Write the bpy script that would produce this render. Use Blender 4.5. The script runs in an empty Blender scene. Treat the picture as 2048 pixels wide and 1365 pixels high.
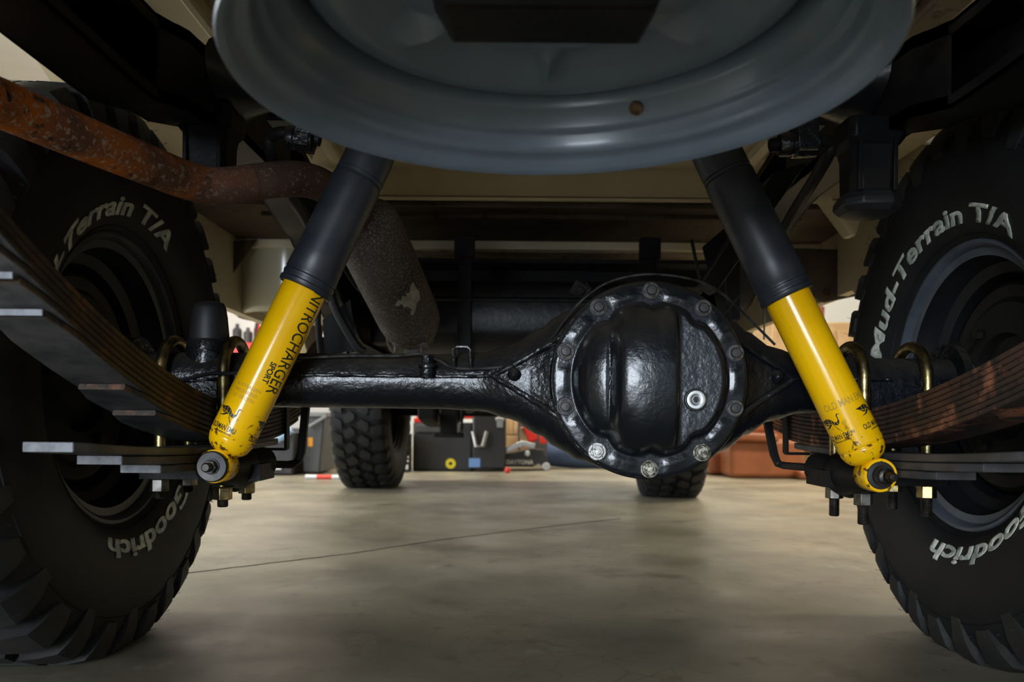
import bpy, bmesh, math, random
from math import sin, cos, pi, sqrt, atan2, radians as rad
from mathutils import Vector, Matrix
random.seed(7)
S = bpy.context.scene
COL = S.collection
# ------------------------------------------------------------------ camera
F = 1630.0                       # focal length in pixels of a 2048 wide frame
CAMZ = .339
SH = 160.5
camd = bpy.data.cameras.new('camera'); cam = bpy.data.objects.new('camera', camd); COL.objects.link(cam)
camd.sensor_width = 36; camd.lens = F/2048*36; camd.shift_y = SH/2048
camd.clip_start = .02; camd.clip_end = 60
RM = Matrix.Rotation(rad(90), 3, 'X') @ Matrix.Rotation(rad(.5), 3, 'Z')
cam.matrix_world = Matrix.Translation((0, 0, CAMZ)) @ RM.to_4x4()
camd.dof.use_dof = True; camd.dof.focus_distance = 1.12; camd.dof.aperture_fstop = 6.3
S.camera = cam
# ------------------------------------------------------------------ world, lights, exposure
S.view_settings.view_transform = 'Standard'; S.view_settings.look = 'None'
S.view_settings.gamma = 1; S.view_settings.use_curve_mapping = False
S.view_settings.exposure = 1.0
w = bpy.data.worlds.new('world'); S.world = w; w.use_nodes = True
w.node_tree.nodes['Background'].inputs[0].default_value = (.62, .78, 1, 1)
w.node_tree.nodes['Background'].inputs[1].default_value = .35
def area(name, loc, target, sx, sy, power, col):
    l = bpy.data.lights.new(name, 'AREA'); l.shape = 'RECTANGLE'; l.size = sx; l.size_y = sy
    l.energy = power; l.color = col
    o = bpy.data.objects.new(name, l); COL.objects.link(o); o.location = loc
    o.rotation_euler = (Vector(target)-Vector(loc)).to_track_quat('-Z', 'Y').to_euler()
    return o
area('garage_door_daylight', (-1.0, -2.7, .72), (.2, 1.6, .45), 1.1, 1.15, 66, (.80, .89, 1))
area('window_daylight', (-4.3, 2.0, 1.5), (0, 2, .3), 3.2, 1.5, 105, (.86, .93, 1))
area('strip_lamp_left', (-2.4, 3.6, 2.9), (-2.2, 3.6, 0), .5, 3.6, 55, (1, .93, .8))
area('strip_lamp_right', (2.5, 3.2, 2.9), (2.3, 3.2, 0), .5, 3.6, 75, (1, .9, .74))
area('strip_lamp_front', (.2, 5.9, 2.9), (.2, 5.9, 0), 4.5, .5, 60, (1, .93, .8))

# ------------------------------------------------------------------ helpers
def P(px, py, Y):
    """point of the place seen at pixel px,py at distance Y in front of the camera"""
    v = RM @ Vector(((px-1024)/F, (682.5+SH-py)/F, -1))
    return Vector((0, 0, CAMZ)) + v*(Y/v.y)
CX = .045                        # centre line of the vehicle
AY, AZ = 1.21, .397              # rear axle
class MB:
    def __init__(s): s.V = []; s.F = []
    def add(s, V, Fc, M=None):
        b = len(s.V)
        s.V += [tuple(M @ Vector(v)) if M is not None else tuple(v) for v in V]
        s.F += [tuple(i+b for i in f) for f in Fc]
    def box(s, c, d, M=None):
        x, y, z = [q/2 for q in d]
        V = [Vector(c)+Vector((a*x, b*y, e*z)) for a in (-1, 1) for b in (-1, 1) for e in (-1, 1)]
        s.add(V, [(0,1,3,2),(4,6,7,5),(0,4,5,1),(2,3,7,6),(0,2,6,4),(1,5,7,3)], M)
    def hexa(s, V): s.add(V, [(0,1,2,3),(7,6,5,4),(0,4,5,1),(1,5,6,2),(2,6,7,3),(3,7,4,0)])
    def lathe(s, prof, M=None, n=32, a0=0, a1=2*pi, cap=False):
        """prof = [(r, h)] about local Z"""
        full = abs(a1-a0-2*pi) < 1e-6
        m = n if full else n+1
        V = [(r*cos(a0+(a1-a0)*k/n), r*sin(a0+(a1-a0)*k/n), h) for k in range(m) for r, h in prof]
        L = len(prof); Fc = []
        for k in range(n):
            k2 = (k+1) % m
            for j in range(L-1): Fc.append((k*L+j, k2*L+j, k2*L+j+1, k*L+j+1))
        if cap:
            Fc.append(tuple(k*L for k in range(m))[::-1]); Fc.append(tuple(k*L+L-1 for k in range(m)))
        s.add(V, Fc, M)
    def rings(s, R, cap=True, closed=False):
        """R = list of rings (equal lengths of points)"""
        b = len(s.V); n = len(R[0]); Fc = []
        for r in R: s.V += [tuple(v) for v in r]
        L = len(R)
        for i in range(L if closed else L-1):
            i2 = (i+1) % L
            for k in range(n): Fc.append((b+i*n+k, b+i*n+(k+1) % n, b+i2*n+(k+1) % n, b+i2*n+k))
        if cap and not closed: Fc += [tuple(b+k for k in range(n))[::-1], tuple(b+(L-1)*n+k for k in range(n))]
        s.F += Fc
    def tube(s, pts, r, n=14, cap=True, sub=6, flat=None, smooth=True):
        pts = [Vector(p) for p in pts]
        rr = r if isinstance(r, (list, tuple)) else [r]*len(pts)
        if smooth and len(pts) > 2:
            Q = []; q = []
            for i in range(len(pts)-1):
                p0 = pts[max(i-1, 0)]; p1 = pts[i]; p2 = pts[i+1]; p3 = pts[min(i+2, len(pts)-1)]
                for k in range(sub):
                    t = k/sub
                    Q.append(.5*((2*p1)+(p2-p0)*t+(2*p0-5*p1+4*p2-p3)*t*t+(3*p1-p0-3*p2+p3)*t**3)); q.append(rr[i]+(rr[i+1]-rr[i])*t)
            Q.append(pts[-1]); q.append(rr[-1]); pts, rr = Q, q
        T = [(pts[min(i+1, len(pts)-1)]-pts[max(i-1, 0)]).normalized() for i in range(len(pts))]
        u = T[0].orthogonal().normalized() if flat is None else (Vector(flat)-T[0]*T[0].dot(Vector(flat))).normalized()
        R = []
        for i, p in enumerate(pts):
            u = (u-T[i]*u.dot(T[i])).normalized(); v = T[i].cross(u)
            R.append([p+(u*cos(2*pi*k/n)+v*sin(2*pi*k/n))*rr[i] for k in range(n)])
        s.rings(R, cap)
    def bar(s, pts, wdt, thk, up, smooth=False):
        """rectangular bar along pts; up = direction of its thickness"""
        pts = [Vector(p) for p in pts]
        T = [(pts[min(i+1, len(pts)-1)]-pts[max(i-1, 0)]).normalized() for i in range(len(pts))]
        R = []
        for i, p in enumerate(pts):
            a = T[i].cross(Vector(up)).normalized(); b = a.cross(T[i]).normalized()
            ww = wdt[i] if isinstance(wdt, (list, tuple)) else wdt
            R.append([p+a*ww/2+b*thk/2, p-a*ww/2+b*thk/2, p-a*ww/2-b*thk/2, p+a*ww/2-b*thk/2])
        s.rings(R)
    def prism(s, poly, z0, z1, M=None):
        n = len(poly)
        V = [(x, y, z0) for x, y in poly]+[(x, y, z1) for x, y in poly]
        Fc = [tuple(range(n))[::-1], tuple(range(n, 2*n))]+[(k, (k+1) % n, n+(k+1) % n, n+k) for k in range(n)]
        s.add(V, Fc, M)
    def obj(s, name, mat, parent=None, smooth=35, bevel=0, seg=2):
        me = bpy.data.meshes.new(name); me.from_pydata(s.V, [], s.F); me.update()
        bm = bmesh.new(); bm.from_mesh(me); bmesh.ops.recalc_face_normals(bm, faces=bm.faces); bm.to_mesh(me); bm.free()
        me.materials.append(mat)
        if smooth:
            me.shade_smooth(); me.set_sharp_from_angle(angle=rad(smooth))
        o = bpy.data.objects.new(name, me); COL.objects.link(o)
        if parent is not None:
            o.parent = parent; o.matrix_parent_inverse = parent.matrix_world.inverted()
        if bevel:
            b = o.modifiers.new('bevel', 'BEVEL'); b.width = bevel; b.segments = seg; b.limit_method = 'ANGLE'; b.angle_limit = rad(40)
        return o
def frame(o, z, x=None):
    """matrix with local Z along z at o"""
    z = Vector(z).normalized()
    x = Vector(x) if x is not None else z.orthogonal()
    x = (x-z*z.dot(x)).normalized(); y = z.cross(x)
    return Matrix(((x.x, y.x, z.x, o[0]), (x.y, y.y, z.y, o[1]), (x.z, y.z, z.z, o[2]), (0, 0, 0, 1)))
def tag(o, label=None, cat=None, group=None, kind=None):
    if label: o['label'] = label
    if cat: o['category'] = cat
    if group: o['group'] = group
    if kind: o['kind'] = kind
    return o
def empty(name, loc):
    o = bpy.data.objects.new(name, None); COL.objects.link(o); o.location = loc; o.empty_display_size = .1
    bpy.context.view_layer.update()
    return o
def hexagon(r, a=0): return [(r*cos(a+k*pi/3), r*sin(a+k*pi/3)) for k in range(6)]
def interp(tab, x):
    if x <= tab[0][0]: return tab[0][1]
    for (a, p), (b, q) in zip(tab, tab[1:]):
        if x <= b:
            t = (x-a)/(b-a); t = t*t*(3-2*t); return p+(q-p)*t
    return tab[-1][1]

# ------------------------------------------------------------------ materials
def mat(name, col, rough=.5, metal=0, col2=None, nscale=8, lo=.4, hi=.6, bump=0, bscale=60, coat=0, spec=.5, detail=6,
        spots=None, dust=None, rvar=0, bump2=0, b2scale=8):
    """col mixes to col2 by noise; spots = list of (colour, scale, threshold lo, hi); dust = colour laid on upward faces"""
    m = bpy.data.materials.new(name); m.use_nodes = True
    nt = m.node_tree; N = nt.nodes; L = nt.links; b = N['Principled BSDF']
    tc = N.new('ShaderNodeTexCoord'); geo = N.new('ShaderNodeNewGeometry')
    def noise(sc, det=detail, ro=.55):
        n = N.new('ShaderNodeTexNoise'); n.inputs['Scale'].default_value = sc; n.inputs['Detail'].default_value = det
        n.inputs['Roughness'].default_value = ro; L.new(tc.outputs['Object'], n.inputs['Vector']); return n.outputs['Fac']
    def ramp(fac, a, c):
        r = N.new('ShaderNodeMapRange'); r.inputs[1].default_value = a; r.inputs[2].default_value = c; L.new(fac, r.inputs[0]); return r.outputs[0]
    def mix(f, a, c):
        x = N.new('ShaderNodeMix'); x.data_type = 'RGBA'; L.new(f, x.inputs[0])
        for v, i in ((a, 6), (c, 7)):
            if isinstance(v, tuple): x.inputs[i].default_value = (*v, 1)
            else: L.new(v, x.inputs[i])
        return x.outputs[2]
    cur = col
    if col2: cur = mix(ramp(noise(nscale), lo, hi), cur, col2)
    for sp in (spots or []): cur = mix(ramp(noise(sp[1], 8, .65), sp[2], sp[3]), cur, sp[0])
    if dust:
        sx = N.new('ShaderNodeSeparateXYZ'); L.new(geo.outputs['Normal'], sx.inputs[0])
        mm = N.new('ShaderNodeMath'); mm.operation = 'MULTIPLY'; L.new(ramp(sx.outputs[2], .15, .9), mm.inputs[0]); L.new(ramp(noise(14), .2, .75), mm.inputs[1])
        cur = mix(mm.outputs[0], cur, dust)
        rr = N.new('ShaderNodeMapRange'); rr.inputs[3].default_value = rough; rr.inputs[4].default_value = .75; L.new(mm.outputs[0], rr.inputs[0]); L.new(rr.outputs[0], b.inputs['Roughness'])
    elif rvar:
        rr = N.new('ShaderNodeMapRange'); rr.inputs[1].default_value = .3; rr.inputs[2].default_value = .7
        rr.inputs[3].default_value = max(.02, rough-rvar); rr.inputs[4].default_value = rough+rvar; L.new(noise(nscale*1.7), rr.inputs[0]); L.new(rr.outputs[0], b.inputs['Roughness'])
    else: b.inputs['Roughness'].default_value = rough
    if isinstance(cur, tuple): b.inputs['Base Color'].default_value = (*cur, 1)
    else: L.new(cur, b.inputs['Base Color'])
    b.inputs['Metallic'].default_value = metal; b.inputs['Specular IOR Level'].default_value = spec
    b.inputs['Coat Weight'].default_value = coat; b.inputs['Coat Roughness'].default_value = .12
    prev = None
    for st, sc, di in ((bump, bscale, .002), (bump2, b2scale, .006)):
        if st:
            bp = N.new('ShaderNodeBump'); bp.inputs['Strength'].default_value = st; bp.inputs['Distance'].default_value = di
            L.new(noise(sc, 4), bp.inputs['Height'])
            if prev: L.new(prev, bp.inputs['Normal'])
            prev = bp.outputs[0]
    if prev: L.new(prev, b.inputs['Normal'])
    return m
GLOSS = mat('gloss_black_chassis_paint', (.005, .006, .008), .26, bump=.55, bscale=110, bump2=.6, b2scale=42, dust=(.045, .038, .028), coat=.15, spec=.4)
COVER = mat('gloss_black_cover_paint', (.005, .0065, .009), .27, bump=.22, bscale=190, bump2=.22, b2scale=55, dust=(.055, .046, .032), coat=.25, spec=.45)
FRAME = mat('black_frame_paint', (.005, .005, .006), .46, spec=.13, col2=(.011, .010, .009), nscale=10, bump=.3, bscale=80, spots=[((.06, .05, .04), 160, .68, .74)])
DARK = mat('dark_undercarriage', (.005, .005, .006), .55, spec=.25, col2=(.011, .010, .008), nscale=7, bump=.3)
RUBBER = mat('tyre_rubber', (.0055, .006, .0072), .6, spec=.3, col2=(.009, .009, .0095), nscale=12, bump=.12, bscale=300, spots=[((.06, .055, .05), 260, .72, .76)])
TREAD = mat('tyre_tread_rubber', (.009, .0095, .0105), .58, spec=.35, col2=(.018, .018, .016), nscale=9, bump=.15, bscale=220)
BOOT = mat('shock_boot_rubber', (.017, .020, .027), .42, col2=(.032, .034, .038), nscale=22, lo=.45, hi=.75, bump=.06, bscale=300, spots=[((.08, .07, .06), 240, .72, .76)])
SOFT = mat('black_rubber_bushing', (.012, .012, .013), .5, bump=.1)
WHITE = mat('tyre_white_lettering', (.66, .67, .58), .6, col2=(.3, .33, .3), nscale=30)
YEL = mat('yellow_shock_paint', (.90, .50, .002), .17, col2=(.80, .42, .002), nscale=14, lo=.45, hi=.75, coat=0, spec=.38, bump=.02, bscale=200,
          spots=[((.16, .09, .015), 70, .69, .74), ((.25, .14, .02), 200, .70, .76)])
def grime(m):
    nt = m.node_tree; N = nt.nodes; L = nt.links; b = N['Principled BSDF']; src = b.inputs['Base Color'].links[0].from_socket
    tc = N.new('ShaderNodeTexCoord'); sp = N.new('ShaderNodeSeparateXYZ'); L.new(tc.outputs['Object'], sp.inputs[0])
    mr = N.new('ShaderNodeMapRange'); mr.inputs[1].default_value = .350; mr.inputs[2].default_value = .322; L.new(sp.outputs[2], mr.inputs[0])
    n = N.new('ShaderNodeTexNoise'); n.inputs['Scale'].default_value = 120; n.inputs['Detail'].default_value = 7; L.new(tc.outputs['Object'], n.inputs['Vector'])
    m2 = N.new('ShaderNodeMapRange'); m2.inputs[1].default_value = .585; m2.inputs[2].default_value = .63; L.new(n.outputs[0], m2.inputs[0])
    mu = N.new('ShaderNodeMath'); mu.operation = 'MULTIPLY'; L.new(mr.outputs[0], mu.inputs[0]); L.new(m2.outputs[0], mu.inputs[1])
    x = N.new('ShaderNodeMix'); x.data_type = 'RGBA'; L.new(mu.outputs[0], x.inputs[0]); L.new(src, x.inputs[6]); x.inputs[7].default_value = (.12, .05, .012, 1); L.new(x.outputs[2], b.inputs['Base Color'])
grime(YEL)
INK = mat('black_print', (.02, .02, .016), .4)
FADED = mat('faded_print', (.50, .29, .012), .5)
ZINC = mat('zinc_plated_steel', (.50, .51, .50), .4, 1, col2=(.42, .42, .4), nscale=120, bump=.1)
BARE = mat('scraped_bare_bolt', (.55, .54, .5), .5, .6, col2=(.08, .08, .08), nscale=320, lo=.55, hi=.6)
BRASS = mat('yellow_zinc_steel', (.42, .33, .14), .35, 1, col2=(.16, .13, .07), nscale=60, bump=.2, bscale=200)
BOLTM = mat('dark_bolt_head', (.022, .022, .026), .45, col2=(.04, .036, .03), nscale=90, bump=.15)
SEMI = mat('satin_black_paint', (.006, .007, .010), .32, spec=.5, col2=(.012, .012, .013), nscale=20, bump=.3, bscale=120)
NUTZ = mat('worn_steel_nut', (.48, .45, .37), .4, .6, col2=(.10, .09, .07), nscale=150, lo=.45, hi=.55)
THREAD = mat('dull_steel_thread', (.17, .16, .14), .45, 1, col2=(.08, .07, .06), nscale=60)
STEEL = mat('dark_steel_washer', (.06, .06, .062), .42, 1, col2=(.05, .045, .04), nscale=60, bump=.2)
LEAF = mat('rusty_leaf_spring', (.030, .022, .018), .6, col2=(.075, .036, .024), nscale=18, bump=.5, bscale=120, spec=.3,
           spots=[((.30, .115, .062), 19, .53, .64), ((.012, .010, .010), 90, .58, .62), ((.25, .2, .16), 150, .73, .76)])
LEAFL = mat('rusty_leaf_spring_dark', (.026, .020, .015), .6, spec=.3, col2=(.055, .034, .018), nscale=18, bump=.35, bscale=120,
           spots=[((.17, .06, .028), 20, .56, .68), ((.012, .010, .010), 90, .58, .62)])
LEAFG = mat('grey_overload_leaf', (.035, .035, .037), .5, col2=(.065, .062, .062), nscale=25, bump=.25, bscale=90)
LEAFEND = mat('lit_grey_leaf_end', (.20, .21, .23), .55, col2=(.12, .12, .13), nscale=60, bump=.15)  # light falling on the end faces is put into this paler grey
RIM = mat('grey_steel_wheel_paint', (.135, .170, .215), .30, col2=(.105, .135, .17), nscale=6, bump=.03, bscale=250, coat=.15, 
          spots=[((.15, .08, .04), 7, .72, .80), ((.3, .3, .28), 190, .75, .78)])
RIMD = mat('dark_steel_wheel', (.010, .011, .013), .5, spec=.3, col2=(.006, .006, .007), nscale=8, bump=.08)
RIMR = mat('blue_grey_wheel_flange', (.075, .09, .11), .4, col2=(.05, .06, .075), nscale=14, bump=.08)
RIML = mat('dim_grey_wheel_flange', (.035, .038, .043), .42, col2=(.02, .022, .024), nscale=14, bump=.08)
RUSTSPOT = mat('rusty_valve_hole', (.13, .075, .03), .8, col2=(.05, .03, .02), nscale=200)
PIPE = mat('rusty_exhaust_pipe', (.50, .135, .014), .8, col2=(.14, .065, .042), nscale=9, lo=.46, hi=.60, bump=.5, bscale=220, spec=.25,
           spots=[((.42, .34, .27), 150, .54, .62), ((.07, .035, .024), 45, .57, .64)])
PIPED = mat('dark_brown_exhaust_pipe', (.11, .055, .035), .8, col2=(.045, .03, .024), nscale=8, bump=.4, bscale=220, spec=.25,
            spots=[((.26, .2, .16), 130, .58, .66)])  # darker brown pipe colour for the bend
def axis_mix(m, axis, lo, hi, amount, colour):
    nt = m.node_tree; N = nt.nodes; L = nt.links; b = N['Principled BSDF']; src = b.inputs['Base Color'].links[0].from_socket
    tc = N.new('ShaderNodeTexCoord'); sp = N.new('ShaderNodeSeparateXYZ'); L.new(tc.outputs['Object'], sp.inputs[0])
    mr = N.new('ShaderNodeMapRange'); mr.inputs[1].default_value = lo; mr.inputs[2].default_value = hi; mr.inputs[4].default_value = amount; L.new(sp.outputs[axis], mr.inputs[0])
    x = N.new('ShaderNodeMix'); x.data_type = 'RGBA'; L.new(mr.outputs[0], x.inputs[0]); L.new(src, x.inputs[6]); x.inputs[7].default_value = (*colour, 1); L.new(x.outputs[2], b.inputs['Base Color'])
axis_mix(PIPE, 0, -.462, -.375, .78, (.085, .045, .032))
MUFF = mat('speckled_muffler', (.075, .060, .050), .85, col2=(.045, .034, .028), nscale=9, bump=.2, bscale=200, spec=.2, spots=[((.22, .19, .16), 290, .52, .64)])
PATCH = mat('pale_flaked_patch', (.34, .32, .26), .7, col2=(.24, .22, .18), nscale=60)
BEIGE = mat('beige_body_paint', (.62, .52, .34), .42, col2=(.54, .45, .29), nscale=5, bump=.05, bscale=100, spots=[((.10, .075, .05), 45, .67, .72)])
BEIGED = mat('soiled_beige_body_paint', (.26, .20, .125), .6, col2=(.15, .105, .07), nscale=7, lo=.35, hi=.65, bump=.1, spots=[((.035, .025, .018), 24, .56, .66)])
CREAM = mat('glossy_cream_paint', (.50, .46, .34), .16, coat=.5, col2=(.46, .42, .3), nscale=3)
BROWN = mat('shaded_body_underside', (.085, .060, .036), .7, spec=.2, col2=(.05, .035, .022), nscale=7, lo=.35, hi=.65, bump=.1, spots=[((.02, .014, .010), 24, .56, .66)])  # beige underside in shadow: its shade is put into this brown
WIRE = mat('black_brake_line', (.03, .03, .03), .35, .6, col2=(.09, .085, .08), nscale=60)

# ------------------------------------------------------------------ the room
def floor_mat():
    m = mat('concrete', (.31, .278, .20), .42, col2=(.195, .175, .125), nscale=2.2, lo=.40, hi=.60, bump=.25, bscale=45, rvar=.12,
            spots=[((.12, .105, .075), 3.1, .56, .70), ((.36, .33, .26), 6.5, .60, .72), ((.16, .145, .11), 16, .58, .70), ((.05, .045, .035), 34, .67, .72), ((.62, .58, .50), 150, .745, .755)])
    nt = m.node_tree; N = nt.nodes; L = nt.links; b = N['Principled BSDF']
    src = b.inputs['Base Color'].links[0].from_socket
    tc = N.new('ShaderNodeTexCoord')
    wv = N.new('ShaderNodeTexNoise'); wv.inputs['Scale'].default_value = 3; L.new(tc.outputs['Object'], wv.inputs['Vector'])
    mp = N.new('ShaderNodeMixRGB'); mp.inputs[0].default_value = .12; L.new(tc.outputs['Object'], mp.inputs[1]); L.new(wv.outputs['Color'], mp.inputs[2])
    # fine crazing cracks
    vo = N.new('ShaderNodeTexVoronoi'); vo.feature = 'DISTANCE_TO_EDGE'; vo.inputs['Scale'].default_value = 19; L.new(mp.outputs[0], vo.inputs['Vector'])
    r = N.new('ShaderNodeMapRange'); r.inputs[1].default_value = .0; r.inputs[2].default_value = .018; r.inputs[3].default_value = .6; r.inputs[4].default_value = 0; L.new(vo.outputs[0], r.inputs[0])
    ms = N.new('ShaderNodeTexNoise'); ms.inputs['Scale'].default_value = 1.3; L.new(tc.outputs['Object'], ms.inputs['Vector'])
    mr = N.new('ShaderNodeMapRange'); mr.inputs[1].default_value = .48; mr.inputs[2].default_value = .6; L.new(ms.outputs[0], mr.inputs[0])
    mu = N.new('ShaderNodeMath'); mu.operation = 'MULTIPLY'; L.new(r.outputs[0], mu.inputs[0]); L.new(mr.outputs[0], mu.inputs[1])
    x = N.new('ShaderNodeMix'); x.data_type = 'RGBA'; L.new(mu.outputs[0], x.inputs[0]); L.new(src, x.inputs[6]); x.inputs[7].default_value = (.06, .055, .045, 1)
    L.new(x.outputs[2], b.inputs['Base Color'])
    return m
RX0, RX1, RY0, RY1, RZ = -4.4, 4.6, -3.0, 7.4, 3.0
def struct(name, mb, m, **k):
    o = mb.obj(name, m, None, **k); o['kind'] = 'structure'; return o
b = MB(); b.box(((RX0+RX1)/2, (RY0+RY1)/2, -.05), (RX1-RX0, RY1-RY0, .1)); flo = struct('floor', b, floor_mat(), smooth=0)
WALL = mat('cream_wall_paint', (.86, .80, .62), .7, col2=(.68, .62, .47), nscale=2)
WALLW = mat('white_wall_paint', (.66, .67, .66), .7, col2=(.6, .61, .6), nscale=2)
b = MB(); b.box(((RX0+RX1)/2, (RY0+RY1)/2, RZ+.05), (RX1-RX0, RY1-RY0, .1)); struct('ceiling', b, WALLW, smooth=0)
b = MB()                                                   # left wall with a window opening
for c, d in ((((RX0-.05), (RY0+.4)/2, RZ/2), (.1, .4-RY0, RZ)), ((RX0-.05, (3.6+RY1)/2, RZ/2), (.1, RY1-3.6, RZ)), ((RX0-.05, 2, .375), (.1, 3.2, .75)), ((RX0-.05, 2, 2.65), (.1, 3.2, .7))): b.box(c, d)
struct('wall_left', b, WALL, smooth=0)
b = MB(); b.box((RX1+.05, (RY0+RY1)/2, RZ/2), (.1, RY1-RY0, RZ)); struct('wall_right', b, WALL, smooth=0)
b = MB(); b.box(((RX0+RX1)/2, RY1+.05, RZ/2), (RX1-RX0, .1, RZ)); struct('wall_front', b, WALLW, smooth=0)
b = MB()
for c, d in (((-3.0, RY0-.05, RZ/2), (2.8, .1, RZ)), ((3.3, RY0-.05, RZ/2), (2.6, .1, RZ)), ((.2, RY0-.05, 2.2), (3.6, .1, 1.6))): b.box(c, d)
struct('wall_back', b, WALLW, smooth=0)
TRIM = mat('trim_paint', (.55, .53, .46), .5)
b = MB(); b.box(((RX0+RX1)/2, RY1-.01, .05), (RX1-RX0, .02, .1)); struct('baseboard_front', b, TRIM)
b = MB()
for c, d in (((RX0+.01, 2, .73), (.06, 3.3, .05)), ((RX0+.01, 2, 2.32), (.06, 3.3, .05)), ((RX0+.01, .38, 1.525), (.06, .05, 1.6)), ((RX0+.01, 3.62, 1.525), (.06, .05, 1.6)), ((RX0+.01, 2, 1.525), (.04, .05, 1.6))): b.box(c, d)
struct('window_1', b, TRIM, bevel=.004)
# saw-cut joint running across the slab: a recessed dark line, as shallow strip pieces
CUT = mat('joint_dirt', (.05, .046, .038), .9)
b = MB(); pj = [P(150, 1172, 1.0), P(375, 1147, 1.0), P(700, 1110, 1.0), P(900, 1080, 1.0), P(1260, 1040, 1.0)]
def on_floor(px, py):
    v = RM @ Vector(((px-1024)/F, (682.5+SH-py)/F, -1)); t = -CAMZ/v.z; return Vector((0, 0, CAMZ))+v*t
pj = [on_floor(*q) for q in ((120, 1178), (375, 1147), (520, 1130), (700, 1108), (900, 1078), (1100, 1054), (1260, 1036))]
pp = []
for a_, c_ in zip(pj, pj[1:]):
    for k in range(8): q = a_.lerp(c_, k/8); pp.append((q.x, q.y+random.uniform(-.0035, .0035), .0006))
b.bar(pp, .0032, .001, (0, 0, 1)); o = b.obj('floor_joint', CUT, flo, smooth=0)

# ------------------------------------------------------------------ vehicle root
CAR = empty('off_road_vehicle', (CX, AY, 0))
tag(CAR, 'beige off-road vehicle seen from underneath, black axle, leaf springs and yellow shock absorbers', 'vehicle')
def part(mb, name, m, parent=None, label=None, **k):
    o = mb.obj(name, m, parent or CAR, **k)
    if label: o['label'] = label
    return o

# ---- text helper
def text_mesh(txt, size, bold=0., shear=0., grid=.003, sx=1., spacing=1.):
    cu = bpy.data.curves.new('t', 'FONT'); cu.body = txt; cu.size = 1; cu.offset = bold; cu.shear = shear; cu.space_character = spacing
    cu.resolution_u = 4
    o = bpy.data.objects.new('t', cu); COL.objects.link(o)
    bpy.context.view_layer.update()
    me = bpy.data.meshes.new_from_object(o.evaluated_get(bpy.context.evaluated_depsgraph_get()))
    bpy.data.objects.remove(o); bpy.data.curves.remove(cu)
    bm = bmesh.new(); bm.from_mesh(me); bpy.data.meshes.remove(me)
    for v in bm.verts: v.co.x *= size*sx; v.co.y *= size; v.co.z = 0
    bmesh.ops.remove_doubles(bm, verts=bm.verts, dist=1e-5)
    return bm
def grid_cut(bm, grid, ax=(0, 1)):
    for a in ax:
        lo = min(v.co[a] for v in bm.verts); hi = max(v.co[a] for v in bm.verts)
        n = Vector((1, 0, 0)) if a == 0 else Vector((0, 1, 0)); t = lo+grid
        while t < hi:
            bmesh.ops.bisect_plane(bm, geom=bm.verts[:]+bm.edges[:]+bm.faces[:], plane_co=n*t, plane_no=n); t += grid
def bm_obj(bm, name, m, parent, thick=0):
    me = bpy.data.meshes.new(name); bm.to_mesh(me); bm.free(); me.materials.append(m)
    o = bpy.data.objects.new(name, me); COL.objects.link(o); o.parent = parent; o.matrix_parent_inverse = parent.matrix_world.inverted()
    return o

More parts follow.
